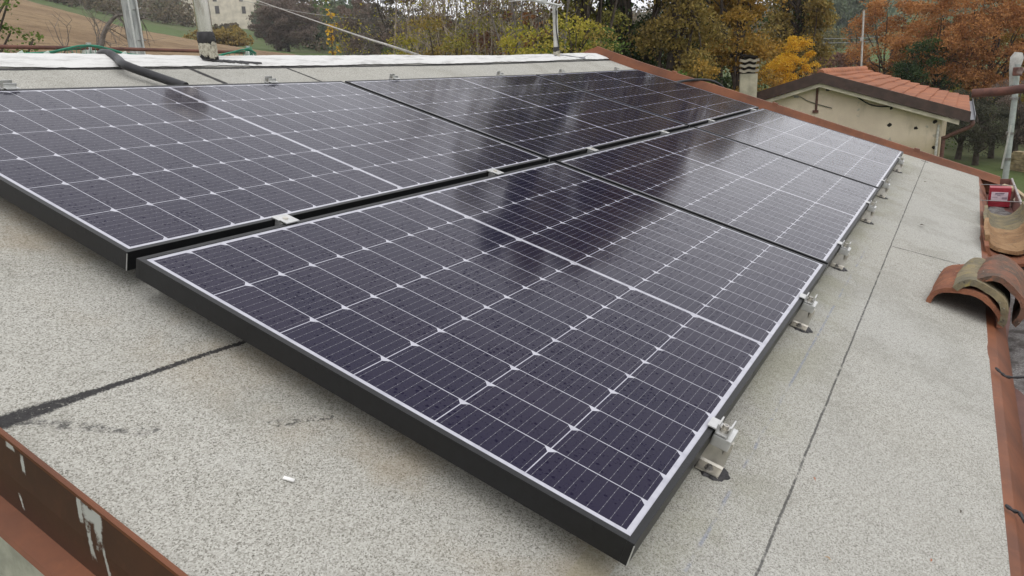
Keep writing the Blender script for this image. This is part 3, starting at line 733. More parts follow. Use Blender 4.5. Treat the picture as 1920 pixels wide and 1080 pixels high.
def mat_grass():
    q = Mat('meadow_grass', .95, .2); b = q.noise(.035, 5, .6); n = q.noise(.6, 6, .7); f = q.noise(6, 4, .7)
    c = q.mix(b.rng(.42, .62), (.080, .118, .034), (.095, .105, .045)); c = q.mix(n.rng(.45, .7, 0, .6), c, (.05, .075, .022)); c = q.mix(f.rng(.55, .75, 0, .5), c, (.13, .14, .05))
    q.col(c); q.bump(n*.4+f*.6, .8, .12); return q.m
dsg = list(np.concatenate([[.2, 4, 8], np.linspace(12, 60, 22), np.linspace(66, 180, 26), np.linspace(200, 600, 22), [650, 700]]))
tag(strip(polar(-180, 180, 300, dsg, 0)).build('ground', mat_grass(), None, True), kind='structure')
def mat_field():
    q = Mat('ploughed_earth', .95, .15); n = q.noise(1.3, 6, .72, stretch=(1, 1, .3)); cl = q.noise(4.5, 5, .75); b = q.noise(.05, 4)
    x, y, z = q.sep()
    # furrows follow the slope contours
    fz = (z*1.9+q.noise(.25, 3)*2.2)._m('SINE')
    stv = q.noise(.45, 5, .75, stretch=(1, 1, 7)); c = q.mix(n.rng(.35, .68), (.34, .24, .14), (.24, .165, .095)); c = q.mix(stv.rng(.50, .62, 0, .6), c, (.12, .08, .048)); c = q.mix(cl.rng(.58, .72, 0, .75), c, (.075, .05, .032)); c = q.mix(b.rng(.4, .65, 0, .5), c, (.31, .22, .13))
    c = q.mix(fz.rng(.2, 1, 0, .35), c, (.14, .085, .05))
    q.col(c); q.bump(cl*.5+n*.5+fz*.15, 1, .35); return q.m
fr_ = []
for a in np.linspace(43.5, 86, 90):
    dm = float(np.interp(a, [43.5, 47, 55, 62, 86], [70, 106, 109, 109, 106]))
    row = []
    for d in np.linspace(11.5, dm, 70):
        x, y = CP.x+d*math.cos(rad(a)), CP.y+d*math.sin(rad(a)); row.append((x, y, gz(x, y)+.06+.05*math.sin(x*2.1+math.sin(y)*2)*math.sin(y*1.7)))
    fr_.append(row)
tag(strip(fr_).build('ploughed_field', mat_field(), None, True), kind='structure')

# ------------------------------------------------------------------ vegetation
def mat_leaf(name, cols, clump=1.3, trans=.30):
    q = Mat(name, .75, .25)
    g = q.t.nodes.new('ShaderNodeNewGeometry'); r = S(q.t, g.outputs['Random Per Island'])
    n = q.noise(clump, 4, .6)
    f = r*.42 + n.rng(.34, .66, 0, 1, False)*.58
    k = len(cols); c = q.ramp(f, [(.08+.84*i/(k-1), x) for i, x in enumerate(cols)])
    q.col(c)
    if trans:
        tr = q.t.nodes.new('ShaderNodeBsdfTranslucent'); q.t.links.new(c, tr.inputs[0]); mx = q.t.nodes.new('ShaderNodeMixShader'); mx.inputs[0].default_value = trans
        out = q.t.nodes['Material Output']; q.t.links.new(q.b.outputs[0], mx.inputs[1]); q.t.links.new(tr.outputs[0], mx.inputs[2]); q.t.links.new(mx.outputs[0], out.inputs[0])
    return q.m
LF = {
 'olive': mat_leaf('olive_leaves', [(0.051, 0.062, 0.018), (0.128, 0.128, 0.031), (0.222, 0.205, 0.047), (0.325, 0.282, 0.059), (0.171, 0.188, 0.051)]),
 'dark': mat_leaf('dark_ivy_leaves', [(0.013, 0.025, 0.010), (0.027, 0.050, 0.015), (0.050, 0.083, 0.022), (0.088, 0.112, 0.031)]),
 'brownolive': mat_leaf('browning_leaves', [(0.084, 0.067, 0.024), (0.185, 0.143, 0.044), (0.286, 0.202, 0.059), (0.336, 0.252, 0.067), (0.168, 0.160, 0.050)]),
 'orange': mat_leaf('orange_oak_leaves', [(0.095, 0.073, 0.022), (0.213, 0.151, 0.036), (0.370, 0.230, 0.047), (0.470, 0.280, 0.056), (0.202, 0.185, 0.050)]),
 'rust': mat_leaf('rust_oak_leaves', [(0.139, 0.062, 0.028), (0.296, 0.132, 0.049), (0.435, 0.202, 0.070), (0.528, 0.256, 0.085), (0.373, 0.202, 0.093)]),
 'yellow': mat_leaf('yellow_leaves', [(0.420, 0.200, 0.020), (0.620, 0.360, 0.030), (0.750, 0.500, 0.045), (0.680, 0.380, 0.035)]),
 'yelgreen': mat_leaf('yellow_green_leaves', [(0.102, 0.116, 0.020), (0.246, 0.246, 0.036), (0.392, 0.348, 0.043), (0.435, 0.348, 0.072), (0.174, 0.189, 0.043)]),
 'green': mat_leaf('green_leaves', [(0.035, 0.063, 0.017), (0.070, 0.119, 0.025), (0.126, 0.182, 0.042), (0.182, 0.224, 0.056)]),
 'maroon': mat_leaf('maroon_leaves', [(0.088, 0.048, 0.035), (0.160, 0.080, 0.056), (0.224, 0.120, 0.072)]),
 'pinkbrown': mat_leaf('bare_twig_haze', [(0.120, 0.092, 0.074), (0.180, 0.135, 0.108), (0.240, 0.185, 0.150)]),
 'greywood': mat_leaf('grey_twigs', [(0.090, 0.078, 0.068), (0.150, 0.132, 0.112), (0.240, 0.210, 0.180)]),
 'wood': mat_leaf('far_wood', [(0.060, 0.066, 0.030), (0.115, 0.100, 0.052), (0.160, 0.122, 0.070), (0.115, 0.088, 0.062), (0.075, 0.095, 0.045)], .06, .1),
 'hazy': mat_leaf('far_green_hazed', [(0.078, 0.107, 0.068), (0.136, 0.166, 0.097), (0.214, 0.223, 0.107)], .15, .1),  # leaf greens paled and greyed, so some haze is painted into the colour
 'fargold': mat_leaf('far_gold', [(0.120, 0.110, 0.040), (0.200, 0.175, 0.060), (0.240, 0.190, 0.070)], .3, .1),
 'orchard': mat_leaf('orchard_grey_green', [(0.030, 0.034, 0.022), (0.060, 0.062, 0.038), (0.102, 0.096, 0.066), (0.072, 0.090, 0.036)]),
}
M['bark'] = simple('bark', (.075, .060, .048), .95, .15, var=.4, scale=8, bump=.6)
M['palebark'] = simple('pale_bark', (.33, .28, .22), .95, .15, var=.35, scale=8, bump=.4)
M['greybark'] = simple('grey_bark', (.17, .15, .135), .95, .15, var=.35, scale=8, bump=.4)
def leaves_at(P, size, rng, flat=.35):
    """one small quad per point, random orientation"""
    n = len(P); a = rng.normal(size=(n, 3)); a /= np.linalg.norm(a, axis=1)[:, None]
    b = rng.normal(size=(n, 3)); b -= a*(a*b).sum(1)[:, None]; b /= np.linalg.norm(b, axis=1)[:, None]
    s = size*rng.uniform(.55, 1.25, n)[:, None]; a = a*s*.5; b = b*s*.36
    k = rng.uniform(-.3, .3, (n, 1))
    return np.stack([P-a, P+b+a*k, P+a, P-b-a*k], 1)
def crown_points(rng, centre, rx, ry, rz, nclump, per, rc, hollow=.45):
    out = []; cc = []
    while len(cc) < nclump:
        q = rng.uniform(-1, 1, 3); r = np.linalg.norm(q)
        if r < 1 and r > hollow*rng.uniform(.3, 1.2): cc.append(q)
    cc = np.array(cc)*np.array([rx, ry, rz])+np.array(centre)
    for c in cc:
        s = rc*rng.uniform(.55, 1.35); k = int(per*rng.uniform(.5, 1.5))
        p = rng.normal(size=(k, 3)); p /= np.linalg.norm(p, axis=1)[:, None]
        p[:, 2] = np.where(rng.random(k) < .62, np.abs(p[:, 2]), p[:, 2])
        p *= (s*rng.uniform(.35, 1.0, (k, 1))**.55)*np.array([1, 1, .72]) + rng.normal(size=(k, 3))*s*.10
        out.append(c+p)
    return np.concatenate(out), cc
def limb(m, a, b, r0, r1, rng, bend=.12, n=6, sides=6):
    a = Vector(a); b = Vector(b); L = (b-a).length; P = []
    j1 = Vector(rng.normal(size=3)*bend*L); j2 = Vector(rng.normal(size=3)*bend*L*.5)
    for k in range(n+1):
        t = k/n; P.append(a.lerp(b, t)+j1*math.sin(math.pi*t)*.5+j2*math.sin(2*math.pi*t)*.5)
    m.tube(P, [r0+(r1-r0)*k/n for k in range(n+1)], sides, False); return P
def tree(name, label, cat, px, D, top, width, leaf_mat, seed, group, clumps=60, per=120, rc=.55, leaf=.10, bark='bark', bottom=None, base=None, tr=.16, lean=0, squash=.85, hollow=.45, vine=None):
    """px: picture column of its trunk, D: distance, top: z of the crown top, width: crown diameter"""
    rng = np.random.default_rng(seed); q = at(px, 150, D); g0 = gz(q.x, q.y) if base is None else base
    root = empty(name, (q.x, q.y, g0), label, cat, group)
    zb = bottom if bottom is not None else g0+(top-g0)*.25
    cz = (top+zb)/2; rz = (top-zb)/2
    if D < 60 and leaf > .07 and group != G1: leaf, per = leaf*.68, int(per*2.0)
    P, cc = crown_points(rng, (q.x+lean, q.y, cz), width/2, width/2*squash, rz, clumps, per, rc, hollow)
    P = P[P[:, 2] > g0+.05]
    V = leaves_at(P, leaf, rng); V = V-np.array([q.x, q.y, g0])
    quads('crown', V, LF[leaf_mat], root)
    m = MB(); tz = zb+(top-zb)*.55; tp2 = (q.x+lean*.6, q.y, tz)
    tk = limb(m, (q.x, q.y, g0-.2), tp2, tr, tr*.35, rng, .04, 8, 8)
    for c in cc[rng.permutation(len(cc))[:min(len(cc), 26)]]:
        k = tk[int(rng.integers(3, 8))]; limb(m, k, c, tr*.30, .012, rng, .12, 5, 5)
    m.v = [(a-q.x, b-q.y, c-g0) for a, b, c in m.v]
    m.build('trunk', M[bark], root, True)
    if vine:
        vm, n = vine; PP = []
        for i in range(n):
            k = tk[int(rng.integers(1, 8))]; PP.append(np.array(k)+rng.normal(size=3)*np.array([.35, .35, .5])*tr/.16)
        quads('ivy', leaves_at(np.array(PP), leaf*1.1, rng)-np.array([q.x, q.y, g0]), LF[vm], root)
    return root
def sapling(name, label, cat, px, D, top, seed, group, lean=0, stems=3, leaf_mat='yelgreen', nleaf=500, spread=.9, bark='palebark', r=.028, lsize=.09, twig=5):
    rng = np.random.default_rng(seed); q = at(px, 150, D); g0 = gz(q.x, q.y); root = empty(name, (q.x, q.y, g0), label, cat, group)
    m = MB(); tips = []
    for s in range(stems):
        hgt = (top-g0)*rng.uniform(.7, 1.0); a = np.array([rng.uniform(-.25, .25), rng.uniform(-.25, .25), -.1])
        b = np.array([lean*rng.uniform(.6, 1.3)+rng.normal()*spread, rng.normal()*spread, hgt])
        P = limb(m, a, b, r*rng.uniform(.7, 1.3), .006, rng, .05, 9, 5)
        for t in range(twig*3):
            i = int(rng.integers(2, 10)); s0 = P[i]; ln = hgt*rng.uniform(.06, .20); dr = Vector((rng.normal()*.6, rng.normal()*.6, rng.uniform(.3, 1.1))).normalized()
            e = s0+dr*ln; T = limb(m, s0, e, r*.32, .003, rng, .12, 4, 3); tips += [np.array(x) for x in T[1:]]
            for u in range(3):
                w0 = T[int(rng.integers(1, 5))]; e2 = w0+Vector((rng.normal(), rng.normal(), rng.uniform(-.1, 1.2))).normalized()*ln*.5; T2 = limb(m, w0, e2, r*.16, .002, rng, .1, 2, 3); tips += [np.array(x) for x in T2[1:]]
    m.build('trunk', M[bark], root)
    if nleaf:
        tips = np.array(tips); P = tips[rng.integers(0, len(tips), nleaf)]+rng.normal(size=(nleaf, 3))*.07
        quads('crown', leaves_at(P, lsize, rng), LF[leaf_mat], root)
    return root
G1 = 'big trees right of the antenna'
tree('tree', 'yellow-olive tree right behind the antenna mast', 'tree', 1088, 17, 7.4, 1.9, 'olive', 11, G1, 75, 420, .46, .075, bottom=-2.8)
tree('tree', 'dark green ivy-clad tree just right of the roof peak', 'tree', 1190, 21, 11.0, 2.3, 'dark', 12, G1, 100, 520, .50, .09, bottom=-2.5, tr=.26, lean=-.2, vine=('dark', 3000))
tree('tree', 'olive-brown tree between the dark tree and the orange oak', 'tree', 1268, 19.5, 10.2, 1.9, 'brownolive', 13, G1, 90, 480, .48, .08, bottom=-2.8)
tree('tree', 'blackish evergreen in the gap left of the orange oak', 'tree', 1335, 27, 12.8, 2.8, 'dark', 14, G1, 100, 420, .65, .11, bottom=-2, tr=.22, lean=.5)
tree('tree', 'orange-olive oak above the chimney', 'tree', 1388, 24, 11.4, 2.2, 'orange', 15, G1, 120, 440, .50, .09, bottom=-2.6, tr=.18)
tree('tree', 'dark olive oak at the right end of the big trees', 'tree', 1490, 34, 8.0, 2.7, 'brownolive', 16, G1, 80, 420, .65, .12, bottom=-1.5, tr=.2, vine=('dark', 900))
tree('shrub', 'bright green bush directly behind the roof peak', 'shrub', 1150, 14.5, 1.55, 1.7, 'green', 17, None, 40, 120, .30, .075, bottom=-2.4, tr=.05)
tree('shrub', 'orange-leaved bush left of the chimney', 'shrub', 1322, 15.5, .95, 1.1, 'orange', 18, None, 36, 110, .28, .075, bottom=-2.4, tr=.05)
tree('shrub', 'dark green bush behind the black cable on the flashing', 'shrub', 1275, 15.0, .75, 1.5, 'green', 19, None, 36, 120, .28, .07, bottom=-2.4, tr=.05)
tree('shrub', 'dark bush between the chimney and the yellow tree', 'shrub', 1395, 30, .6, 2.6, 'dark', 20, None, 50, 120, .42, .1, bottom=-2.6, tr=.06)
# thicket of stems behind the ridge
rng0 = random.Random(21); kinds = ['yelgreen', 'yelgreen', 'maroon', 'olive', 'pinkbrown', 'yelgreen', 'rust']
desc = {'yelgreen': 'yellow-green', 'maroon': 'maroon', 'olive': 'olive', 'pinkbrown': 'dry brown', 'rust': 'rust-coloured'}
SP = [(708, 24, 3.2), (742, 21, 5.2), (775, 25, 7.0), (800, 19, 6.6), (832, 22, 8.2), (860, 17, 6.8), (888, 23, 9.2), (915, 18, 7.4), (940, 20, 8.6), (962, 16, 6.8), (985, 22, 9.6), (1010, 18, 7.6), (1030, 15.5, 6.4), (1052, 20, 8.4)]
word = ['first', 'second', 'third', 'fourth', 'fifth', 'sixth', 'seventh', 'eighth', 'ninth', 'tenth', 'eleventh', 'twelfth', 'thirteenth', 'fourteenth', 'fifteenth', 'sixteenth', 'seventeenth', 'eighteenth']
for i, (px, D, t) in enumerate(SP):
    k = kinds[i % 7]; sapling('sapling', 'slender many-stemmed sapling with sparse %s leaves, %s from left in the thicket' % (desc[k], word[i]), 'sapling', px, D, t, 100+i, 'saplings of the thicket behind the ridge', rng0.uniform(-.2, 1.3), 4, k, 1150, .75, 'palebark' if i % 3 else 'greybark', .030, .06)
SH = [(690, 30, 1.75, 3.0, 'yelgreen'), (735, 26, 1.6, 2.2, 'green'), (770, 20, 1.9, 1.9, 'yelgreen'), (815, 17, 2.2, 1.9, 'brownolive'), (850, 21, 2.6, 2.2, 'maroon'), (895, 16, 1.7, 1.7, 'olive'), (935, 19, 2.6, 2.0, 'maroon'), (968, 14.5, 1.6, 1.4, 'yelgreen'), (1005, 18, 2.4, 1.9, 'rust'), (1040, 15, 1.5, 1.5, 'green'), (1068, 14, 1.9, 1.5, 'yelgreen'), (1110, 13.5, 1.35, 1.3, 'brownolive'),
      (870, 27, 4.6, 3.4, 'olive'), (945, 27, 5.6, 3.6, 'brownolive'), (1015, 26, 6.2, 3.6, 'olive'), (790, 30, 4.2, 3.4, 'pinkbrown')]
for i, (px, D, t, wd_, k) in enumerate(SH):
    tree('shrub', '%s %s bush at the foot of the thicket, %s' % ('tall back-row' if t > 4 else 'low', {'olive': 'olive', 'green': 'green', 'brownolive': 'browning', 'maroon': 'maroon', 'yelgreen': 'yellow-green', 'rust': 'rust-coloured', 'pinkbrown': 'twiggy brown'}[k], ['left end beside the meadow', 'left, before the bare stems', 'under the cable end', 'right of the cable end', 'behind the fourth sapling', 'middle front', 'middle back', 'bright one left of the antenna', 'behind the antenna boom', 'left of the antenna foot', 'right of the antenna foot', 'touching the roof peak', 'far left', 'centre', 'right behind the mast', 'leftmost'][i]), 'shrub', px, D, t, wd_, k, 200+i, 'bushes of the thicket behind the ridge', 34 if t < 4 else 60, 90, .30 if t < 4 else .5, .075 if t < 4 else .1, bottom=-2.0, tr=.05)
# left: lone plants
tree('tree', 'green leafy twigs of a tree at the left picture edge', 'tree', -100, 11, 2.5, 1.75, 'green', 31, None, 26, 60, .2, .05, bottom=.5, tr=.05, lean=.2)
tree('shrub', 'yellow-green bush under the rusty tube at the left edge', 'shrub', -6, 9.5, .98, .9, 'yelgreen', 32, None, 22, 60, .2, .06, bottom=-.5, tr=.03)
q = at(189, 84, 24); root = empty('bare_shrub', (q.x, q.y, gz(q.x, q.y)), 'leafless arching shrub left of the grey pole', 'shrub')
rng = np.random.default_rng(5); m = MB(); g0 = Vector((q.x, q.y, gz(q.x, q.y)))
main = [at(188, 100, 24), at(190, 84, 24), at(195, 62, 24), at(205, 43, 24), at(218, 31, 24), at(235, 28, 24), at(258, 32, 24), at(285, 38, 24)]
m.tube(smooth_path(main, 5), [.085-.0021*k for k in range(36)], 6)
for k in range(20):
    s0 = smooth_path(main, 5)[int(rng.integers(2, 34))]; dr = Vector((rng.normal(), rng.normal(), rng.normal()*.9)).normalized()*rng.uniform(.3, 1.3); T = limb(m, s0, s0+dr, .016, .004, rng, .2, 4, 3)
    for j in range(3): limb(m, T[int(rng.integers(1, 5))], T[-1]+Vector(rng.normal(size=3)*.3), .007, .003, rng, .2, 2, 3)
for k in range(7):
    s0 = at(190+rng.normal()*45, 100, 24); T = limb(m, s0, s0+Vector((rng.normal()*.5, rng.normal()*.4, rng.uniform(.4, 1.5))), .02, .004, rng, .2, 4, 3)
    for j in range(3): limb(m, T[int(rng.integers(1, 5))], T[-1]+Vector(rng.normal(size=3)*.3), .008, .003, rng, .2, 2, 3)
m.v = [(a-g0.x, b-g0.y, c-g0.z) for a, b, c in m.v]; m.build('stem', M['greybark'], root)
# trees between meadow and thicket
G2 = 'trees beyond the meadow'
tree('tree', 'wide reddish-brown leafless tree beyond the meadow', 'tree', 548, 120, 12.6, 10, 'pinkbrown', 41, G2, 130, 230, 1.0, .24, bottom=5.6, tr=.25)
tree('tree', 'bright green round tree under the patch of sky', 'tree', 606, 150, 15.5, 9, 'green', 42, G2, 90, 120, 1.2, .5, bottom=6)
tree('tree', 'grey-green tree right of the patch of sky', 'tree', 655, 130, 13.6, 9, 'hazy', 43, G2, 70, 110, 1.1, .45, bottom=5)
tree('tree', 'brown twiggy tree left of the bare saplings', 'tree', 692, 75, 8.2, 6, 'pinkbrown', 44, G2, 90, 170, .7, .17, bottom=1.8, tr=.16)
tree('tree', 'tall grey-brown tree with a few dark leaves behind the far cable', 'tree', 735, 60, 8.0, 5, 'greywood', 45, G2, 70, 130, .6, .15, bottom=1.2, tr=.14)
sapling('sapling', 'thin dark sapling with yellow leaves alone before the meadow', 'sapling', 629, 60, 5.2, 46, None, 0, 2, 'yellow', 130, .35, 'bark', .05, .26, 3)
tree('tree', 'yellow-brown round tree right behind the flue pipe', 'tree', 425, 100, 7.4, 7.0, 'brownolive', 47, G2, 70, 100, .8, .32, bottom=4.4, tr=.15)
tree('tree', 'grey-green tree above the meadow left of the reddish tree', 'tree', 518, 170, 17.5, 6.5, 'hazy', 48, G2, 60, 110, 1.3, .55, bottom=9)
tree('tree', 'dark tall tree beside the patch of sky on its left', 'tree', 572, 170, 19.5, 8, 'wood', 49, G2, 70, 110, 1.2, .55, bottom=9)
# hillside woods left: one mass
def wood(name, label, a0, a1, d0, d1, n, hmin, hmax, mat, seed, leafs=1.0, per=60):
    rng = np.random.default_rng(seed); out = []
    for i in range(n):
        a = rad(rng.uniform(a0, a1)); d = rng.uniform(d0, d1); x, y = CP.x+d*math.cos(a), CP.y+d*math.sin(a); g = gz(x, y); hh = rng.uniform(hmin, hmax)
        if rad(46.6) < a < rad(50.8) and d < 235: hh = min(hh, (4.1 if a > rad(48.3) else 3.6)/57.3*d+CP.z-g) 
        if hh < 1: continue
        r = hh*rng.uniform(.32, .5)
        k = per; q = rng.normal(size=(k, 3)); q /= np.linalg.norm(q, axis=1)[:, None]; q *= rng.uniform(.35, 1, (k, 1))**.5
        out.append(np.array([x, y, g+hh*.52])+q*np.array([r, r, hh*.52]))
    P = np.concatenate(out); o = quads(name, leaves_at(P, leafs, rng), LF[mat]); return tag(o, label, 'woodland', kind='stuff')
wood('woodland', 'grey-brown wooded hillside behind the ploughed field', 44.5, 72, 185, 420, 620, 4, 9, 'wood', 61, .8, 110)
wood('hedgerow', 'dark scrub along the top of the green meadow', 45, 66, 165, 182, 130, 2, 5, 'wood', 62, .5, 100)
wood('woodland', 'wooded slope behind the thicket and big trees', 9, 44, 130, 300, 420, 5, 9, 'wood', 63, .75, 110)
wood('woodland', 'hazy wooded hill behind the orange oak', -22, 11, 170, 420, 520, 6, 11, 'hazy', 64, 1.2, 60)
# farmhouse on the hill
fp = at(432, 45, 215); fg = gz(fp.x, fp.y)
fh_ = empty('farmhouse', (fp.x, fp.y, fg), 'pale stone farmhouse on the wooded hill left of centre', 'house')
ax = (at(478, 40, 215)-at(385, 30, 215)); ax.z = 0; ax.normalize(); ay = Vector((-ax.y, ax.x, 0)); FM = Matrix(((ax.x, ay.x, 0, 0), (ax.y, ay.y, 0, 0), (0, 0, 1, 0), (0, 0, 0, 1)))
pale = simple('pale_render', (.62, .56, .46), .95, .2, var=.18, scale=.7, bump=0)
def fbox(m, x, y, z, dx, dy, dz): m.box((x, y, z), (dx, dy, dz))
zt = at(432, 45, 215).z-fg
m = MB(); m.box((.4, 4, zt+3.2), (13.0, 8, 9.2)); o = m.build('wall', pale, fh_); 
m = MB(); m.box((-9.2, 5, zt+3.6), (3.0, 7, 8.0)); m.build('side_wing', pale, fh_)
m = MB()
for sx in (1, -1): m.extrude([(.4, 4, zt+10.0), (.4+sx*7.1, 4, zt+7.78), (.4+sx*7.1, 4, zt+7.95), (.4, 4, zt+10.25)], (0, -4.5, 0), (0, 4.5, 0))
m.build('roof', simple('old_red_tiles', (.25, .12, .08), .9, .2, scale=2), fh_)
wm = simple('dark_window', (.07, .06, .055), .4, .5)
for x, z, w_, h_ in ((-5.4, 3.3, .45, 1.5), (-4.6, 3.3, .45, 1.6), (-2.7, 4.3, 1.0, 1.8), (3.6, 4.2, .9, 1.7), (-3.0, 7.0, .9, 1.5), (3.2, 7.0, .9, 1.5), (5.6, .3, .5, .8)):
    m = MB(); m.box((x, -.02, zt+z-.9), (w_, .10, h_)); m.build('window', wm, fh_)
for ch in [c for c in bpy.data.objects if c.parent == fh_]: ch.matrix_basis = FM
# right side
tree('tree', 'small bright yellow tree behind the red-tiled house', 'tree', 1482, 31, 1.75, 2.3, 'yellow', 71, None, 90, 120, .27, .085, bottom=-2.0, tr=.07, hollow=.2)
tree('shrub', 'yellow shrub low beside the left eave of the red-tiled house', 'shrub', 1446, 30, -.2, 1.3, 'yellow', 72, None, 22, 80, .22, .08, bottom=-1.8, tr=.04)
G3 = 'rust-coloured oaks behind the red-tiled house'
tree('tree', 'rust-coloured oak left of the ivy, behind the house ridge', 'tree', 1668, 43, 4.3, 4.6, 'rust', 73, G3, 75, 190, .60, .15, bottom=-2.2, tr=.2)
tree('tree', 'largest rust-coloured oak with green ivy in its middle', 'tree', 1755, 40, 4.0, 4.6, 'rust', 74, G3, 75, 190, .58, .14, bottom=-2.2, tr=.26, vine=('green', 2600))
tree('tree', 'rust-coloured oak at the right, above the rusty tube', 'tree', 1855, 41, 3.9, 4.8, 'rust', 75, G3, 80, 190, .60, .14, bottom=-1.6, tr=.22)
tree('tree', 'orange oak cut by the right picture edge', 'tree', 1945, 44, 3.9, 4.6, 'orange', 76, G3, 60, 190, .62, .15, bottom=-2, tr=.2)
tree('tree', 'dull brown tree left of the thin aerial, behind the house', 'tree', 1575, 62, 1.8, 5.6, 'maroon', 77, None, 70, 110, .6, .2, bottom=-2, tr=.14)
tree('tree', 'ivy-green bushy tree under the middle oak', 'tree', 1728, 38.5, 1.6, 3.0, 'dark', 78, None, 40, 130, .45, .13, bottom=-2.6, tr=.12)
tree('tree', 'pale gold round tree in the gap left of the oaks', 'tree', 1543, 110, 6.6, 6.2, 'fargold', 79, None, 50, 110, .9, .32, bottom=0, tr=.15)
tree('tree', 'tall hazy blue-green tree in the gap left of the oaks', 'tree', 1560, 150, 14.0, 8.0, 'hazy', 80, None, 60, 120, 1.2, .5, bottom=0, tr=.2)
tree('tree', 'hazy grey-green tree just left of the rust oaks', 'tree', 1605, 160, 15.0, 9.0, 'hazy', 81, None, 60, 120, 1.2, .5, bottom=0, tr=.2)
G4 = 'orchard trees on the grass at the right'
for i, (px, D, t, wd_, mt_, lab) in enumerate(((1812, 36, -.5, 2.4, 'orchard', 'dark orchard tree close to the red-tiled house corner'), (1848, 34, -.7, 2.4, 'orchard', 'dark orchard tree in the middle of the grass gap'), (1878, 37, -.6, 2.4, 'orchard', 'dark orchard tree left of the leaning pole'), (1925, 36, .1, 2.8, 'pinkbrown', 'brown twiggy tree at the right edge above the ruined wall'))):
    tree('orchard_tree', lab, 'tree', px, D, t, wd_, mt_, 90+i, G4, 46, 110, .34, .085, bottom=-2.7, tr=.13, base=-3.25)
tree('shrub', 'light green tree top behind the orchard, under the rusty tube', 'shrub', 1842, 46, -.4, 4.4, 'yelgreen', 95, None, 60, 110, .4, .11, bottom=-2.4, tr=.08)
tree('shrub', 'dark hedge clump behind the leaning pole', 'shrub', 1895, 48, .2, 4.4, 'brownolive', 96, None, 60, 110, .4, .12, bottom=-3, tr=.08)
rw = MB(); rg = random.Random(6); p0, p1 = at(1893, 300, 33), at(1990, 310, 31); p0.z = p1.z = -3.3; dirv = (p1-p0).normalized()
for k in range(12):
    hgt = .55+.75*(k/11)+rg.uniform(-.12, .12)
    for j in range(5): rw.box(p0+dirv*(k*.22+rg.uniform(-.02, .02))+Vector((0, 0, hgt*(j+.5)/5)), (.24, .30, hgt/5*.97), Matrix.Rotation(rg.uniform(-.1, .1)+math.atan2(dirv.y, dirv.x), 3, 'Z'), .02)
tag(rw.build('stone_wall', simple('ochre_stone', (.36, .29, .18), .95, .2, var=.4, scale=5, bump=.6), None), 'ruined ochre stone wall on the grass at the right edge', 'wall')

# ------------------------------------------------------------------ neighbouring house
HP = Vector((20.91, 2.90, .39)); HW, HH, HL = 3.45, 1.03, 10.1; HS = HH/HW
nh = empty('cottage', (HP.x+.3, HP.y, -3.4), 'shabby cream cottage with red tiled roof beyond the copper flashing', 'house')
def hadd(m, name, mat, smooth=False, parent=None):
    o = m.build(name, mat, None, smooth); adopt(o, nh); return o
def mat_plaster():
    q = Mat('old_cream_plaster', .95, .2); n = q.noise(.9, 6, .65); f = q.noise(9, 5, .7); st = q.noise(1.6, 5, .7, stretch=(1, 1, .35)); x, y, z = q.sep()
    c = q.mix(n.rng(.35, .68), (.80, .68, .53), (.66, .55, .43)); c = q.mix(st.rng(.54, .72, 0, .6), c, (.40, .34, .245)); c = q.mix(f.rng(.62, .74, 0, .5), c, (.70, .66, .56))
    d = (z+(n-.5)*1.2).rng(-1.55, -1.1, 1, 0); c = q.mix(d*.55, c, (.33, .26, .13))
    pk = q.noise(2.1, 3, .6).rng(.64, .68); c = q.mix(pk*.6, c, (.33, .31, .27))
    q.col(c); q.bump(n+f*.4, .4, .03); return q.m
gx = HP.x+.30; yl, yrr = HP.y-3.42+.55, HP.y+3.42-.55
m = MB(); P = [(yl, -3.5), (yrr, -3.5), (yrr, HP.z-.30-(yrr-HP.y)*HS), (HP.y, HP.z-.30), (yl, HP.z-.30-(HP.y-yl)*HS)]
n = len(P); V = [(gx, a, b) for a, b in P]+[(gx+HL-.6, a, b) for a, b in P]
m.add(V, [tuple(range(n)), tuple(range(2*n-1, n-1, -1))]+[(i, (i+1) % n, n+(i+1) % n, n+i) for i in range(n)])
hwall = hadd(m, 'wall', mat_plaster())
def rtile():
    q = Mat('red_interlocking_tiles', .85, .25); n = q.noise(1.1, 5, .6); f = q.noise(7, 4, .7); x, y, z = q.sep()
    c = q.mix(n.rng(.35, .65), (.42, .172, .088), (.29, .122, .07)); c = q.mix(f.rng(.58, .75, 0, .5), c, (.24, .10, .075)); mo = q.noise(.8, 4, .7, stretch=(1, 4, 1)).rng(.66, .74, 0, .6); c = q.mix(mo, c, (.26, .22, .15))
    groove_shade = ((x/.21).mod(1.0)-.5).abs().rng(.36, .47); c = q.mix(groove_shade*.55, c, (.15, .06, .045)); q.col(c); q.bump(f, .3, .01); return q.m  # shade in the grooves between tile columns is painted into the colour
RT = rtile()
for s in (-1, 1):
    rows = []; nc = 11; xs = np.linspace(0, HL, 202)
    for k in range(nc):
        for e in (0, 1):
            t = (k+e)/nc
            rows.append([(HP.x+x, HP.y+s*HW*t*1.0, HP.z+.04-HH*t+(.0 if e == 0 else .045)-(.03*math.sin(math.pi*t)) + .014*abs(math.sin(math.pi*x/.21))**.6 + .012*math.sin(x*1.3+k*.5)) for x in xs])
    strip(rows).build('x', RT, None).name = 'roof'
    o = bpy.data.objects[-1] if False else [q_ for q_ in C.objects if q_.parent is None and q_.name.startswith('roof') and q_.type == 'MESH'][-1]
    o.name = 'tiled_slope'; adopt(o, nh)
m = MB(); rt_ = []
for k in range(26):
    x = HP.x+k*.395; m.tube([(x, HP.y, HP.z+.03), (x+.40, HP.y, HP.z+.055)], [.105, .12], 10)
hadd(m, 'ridge_tiles', RT, True)
brown = simple('brown_sheet_metal', (.075, .045, .036), .5, .5, .1, .25, 6)
m = MB()
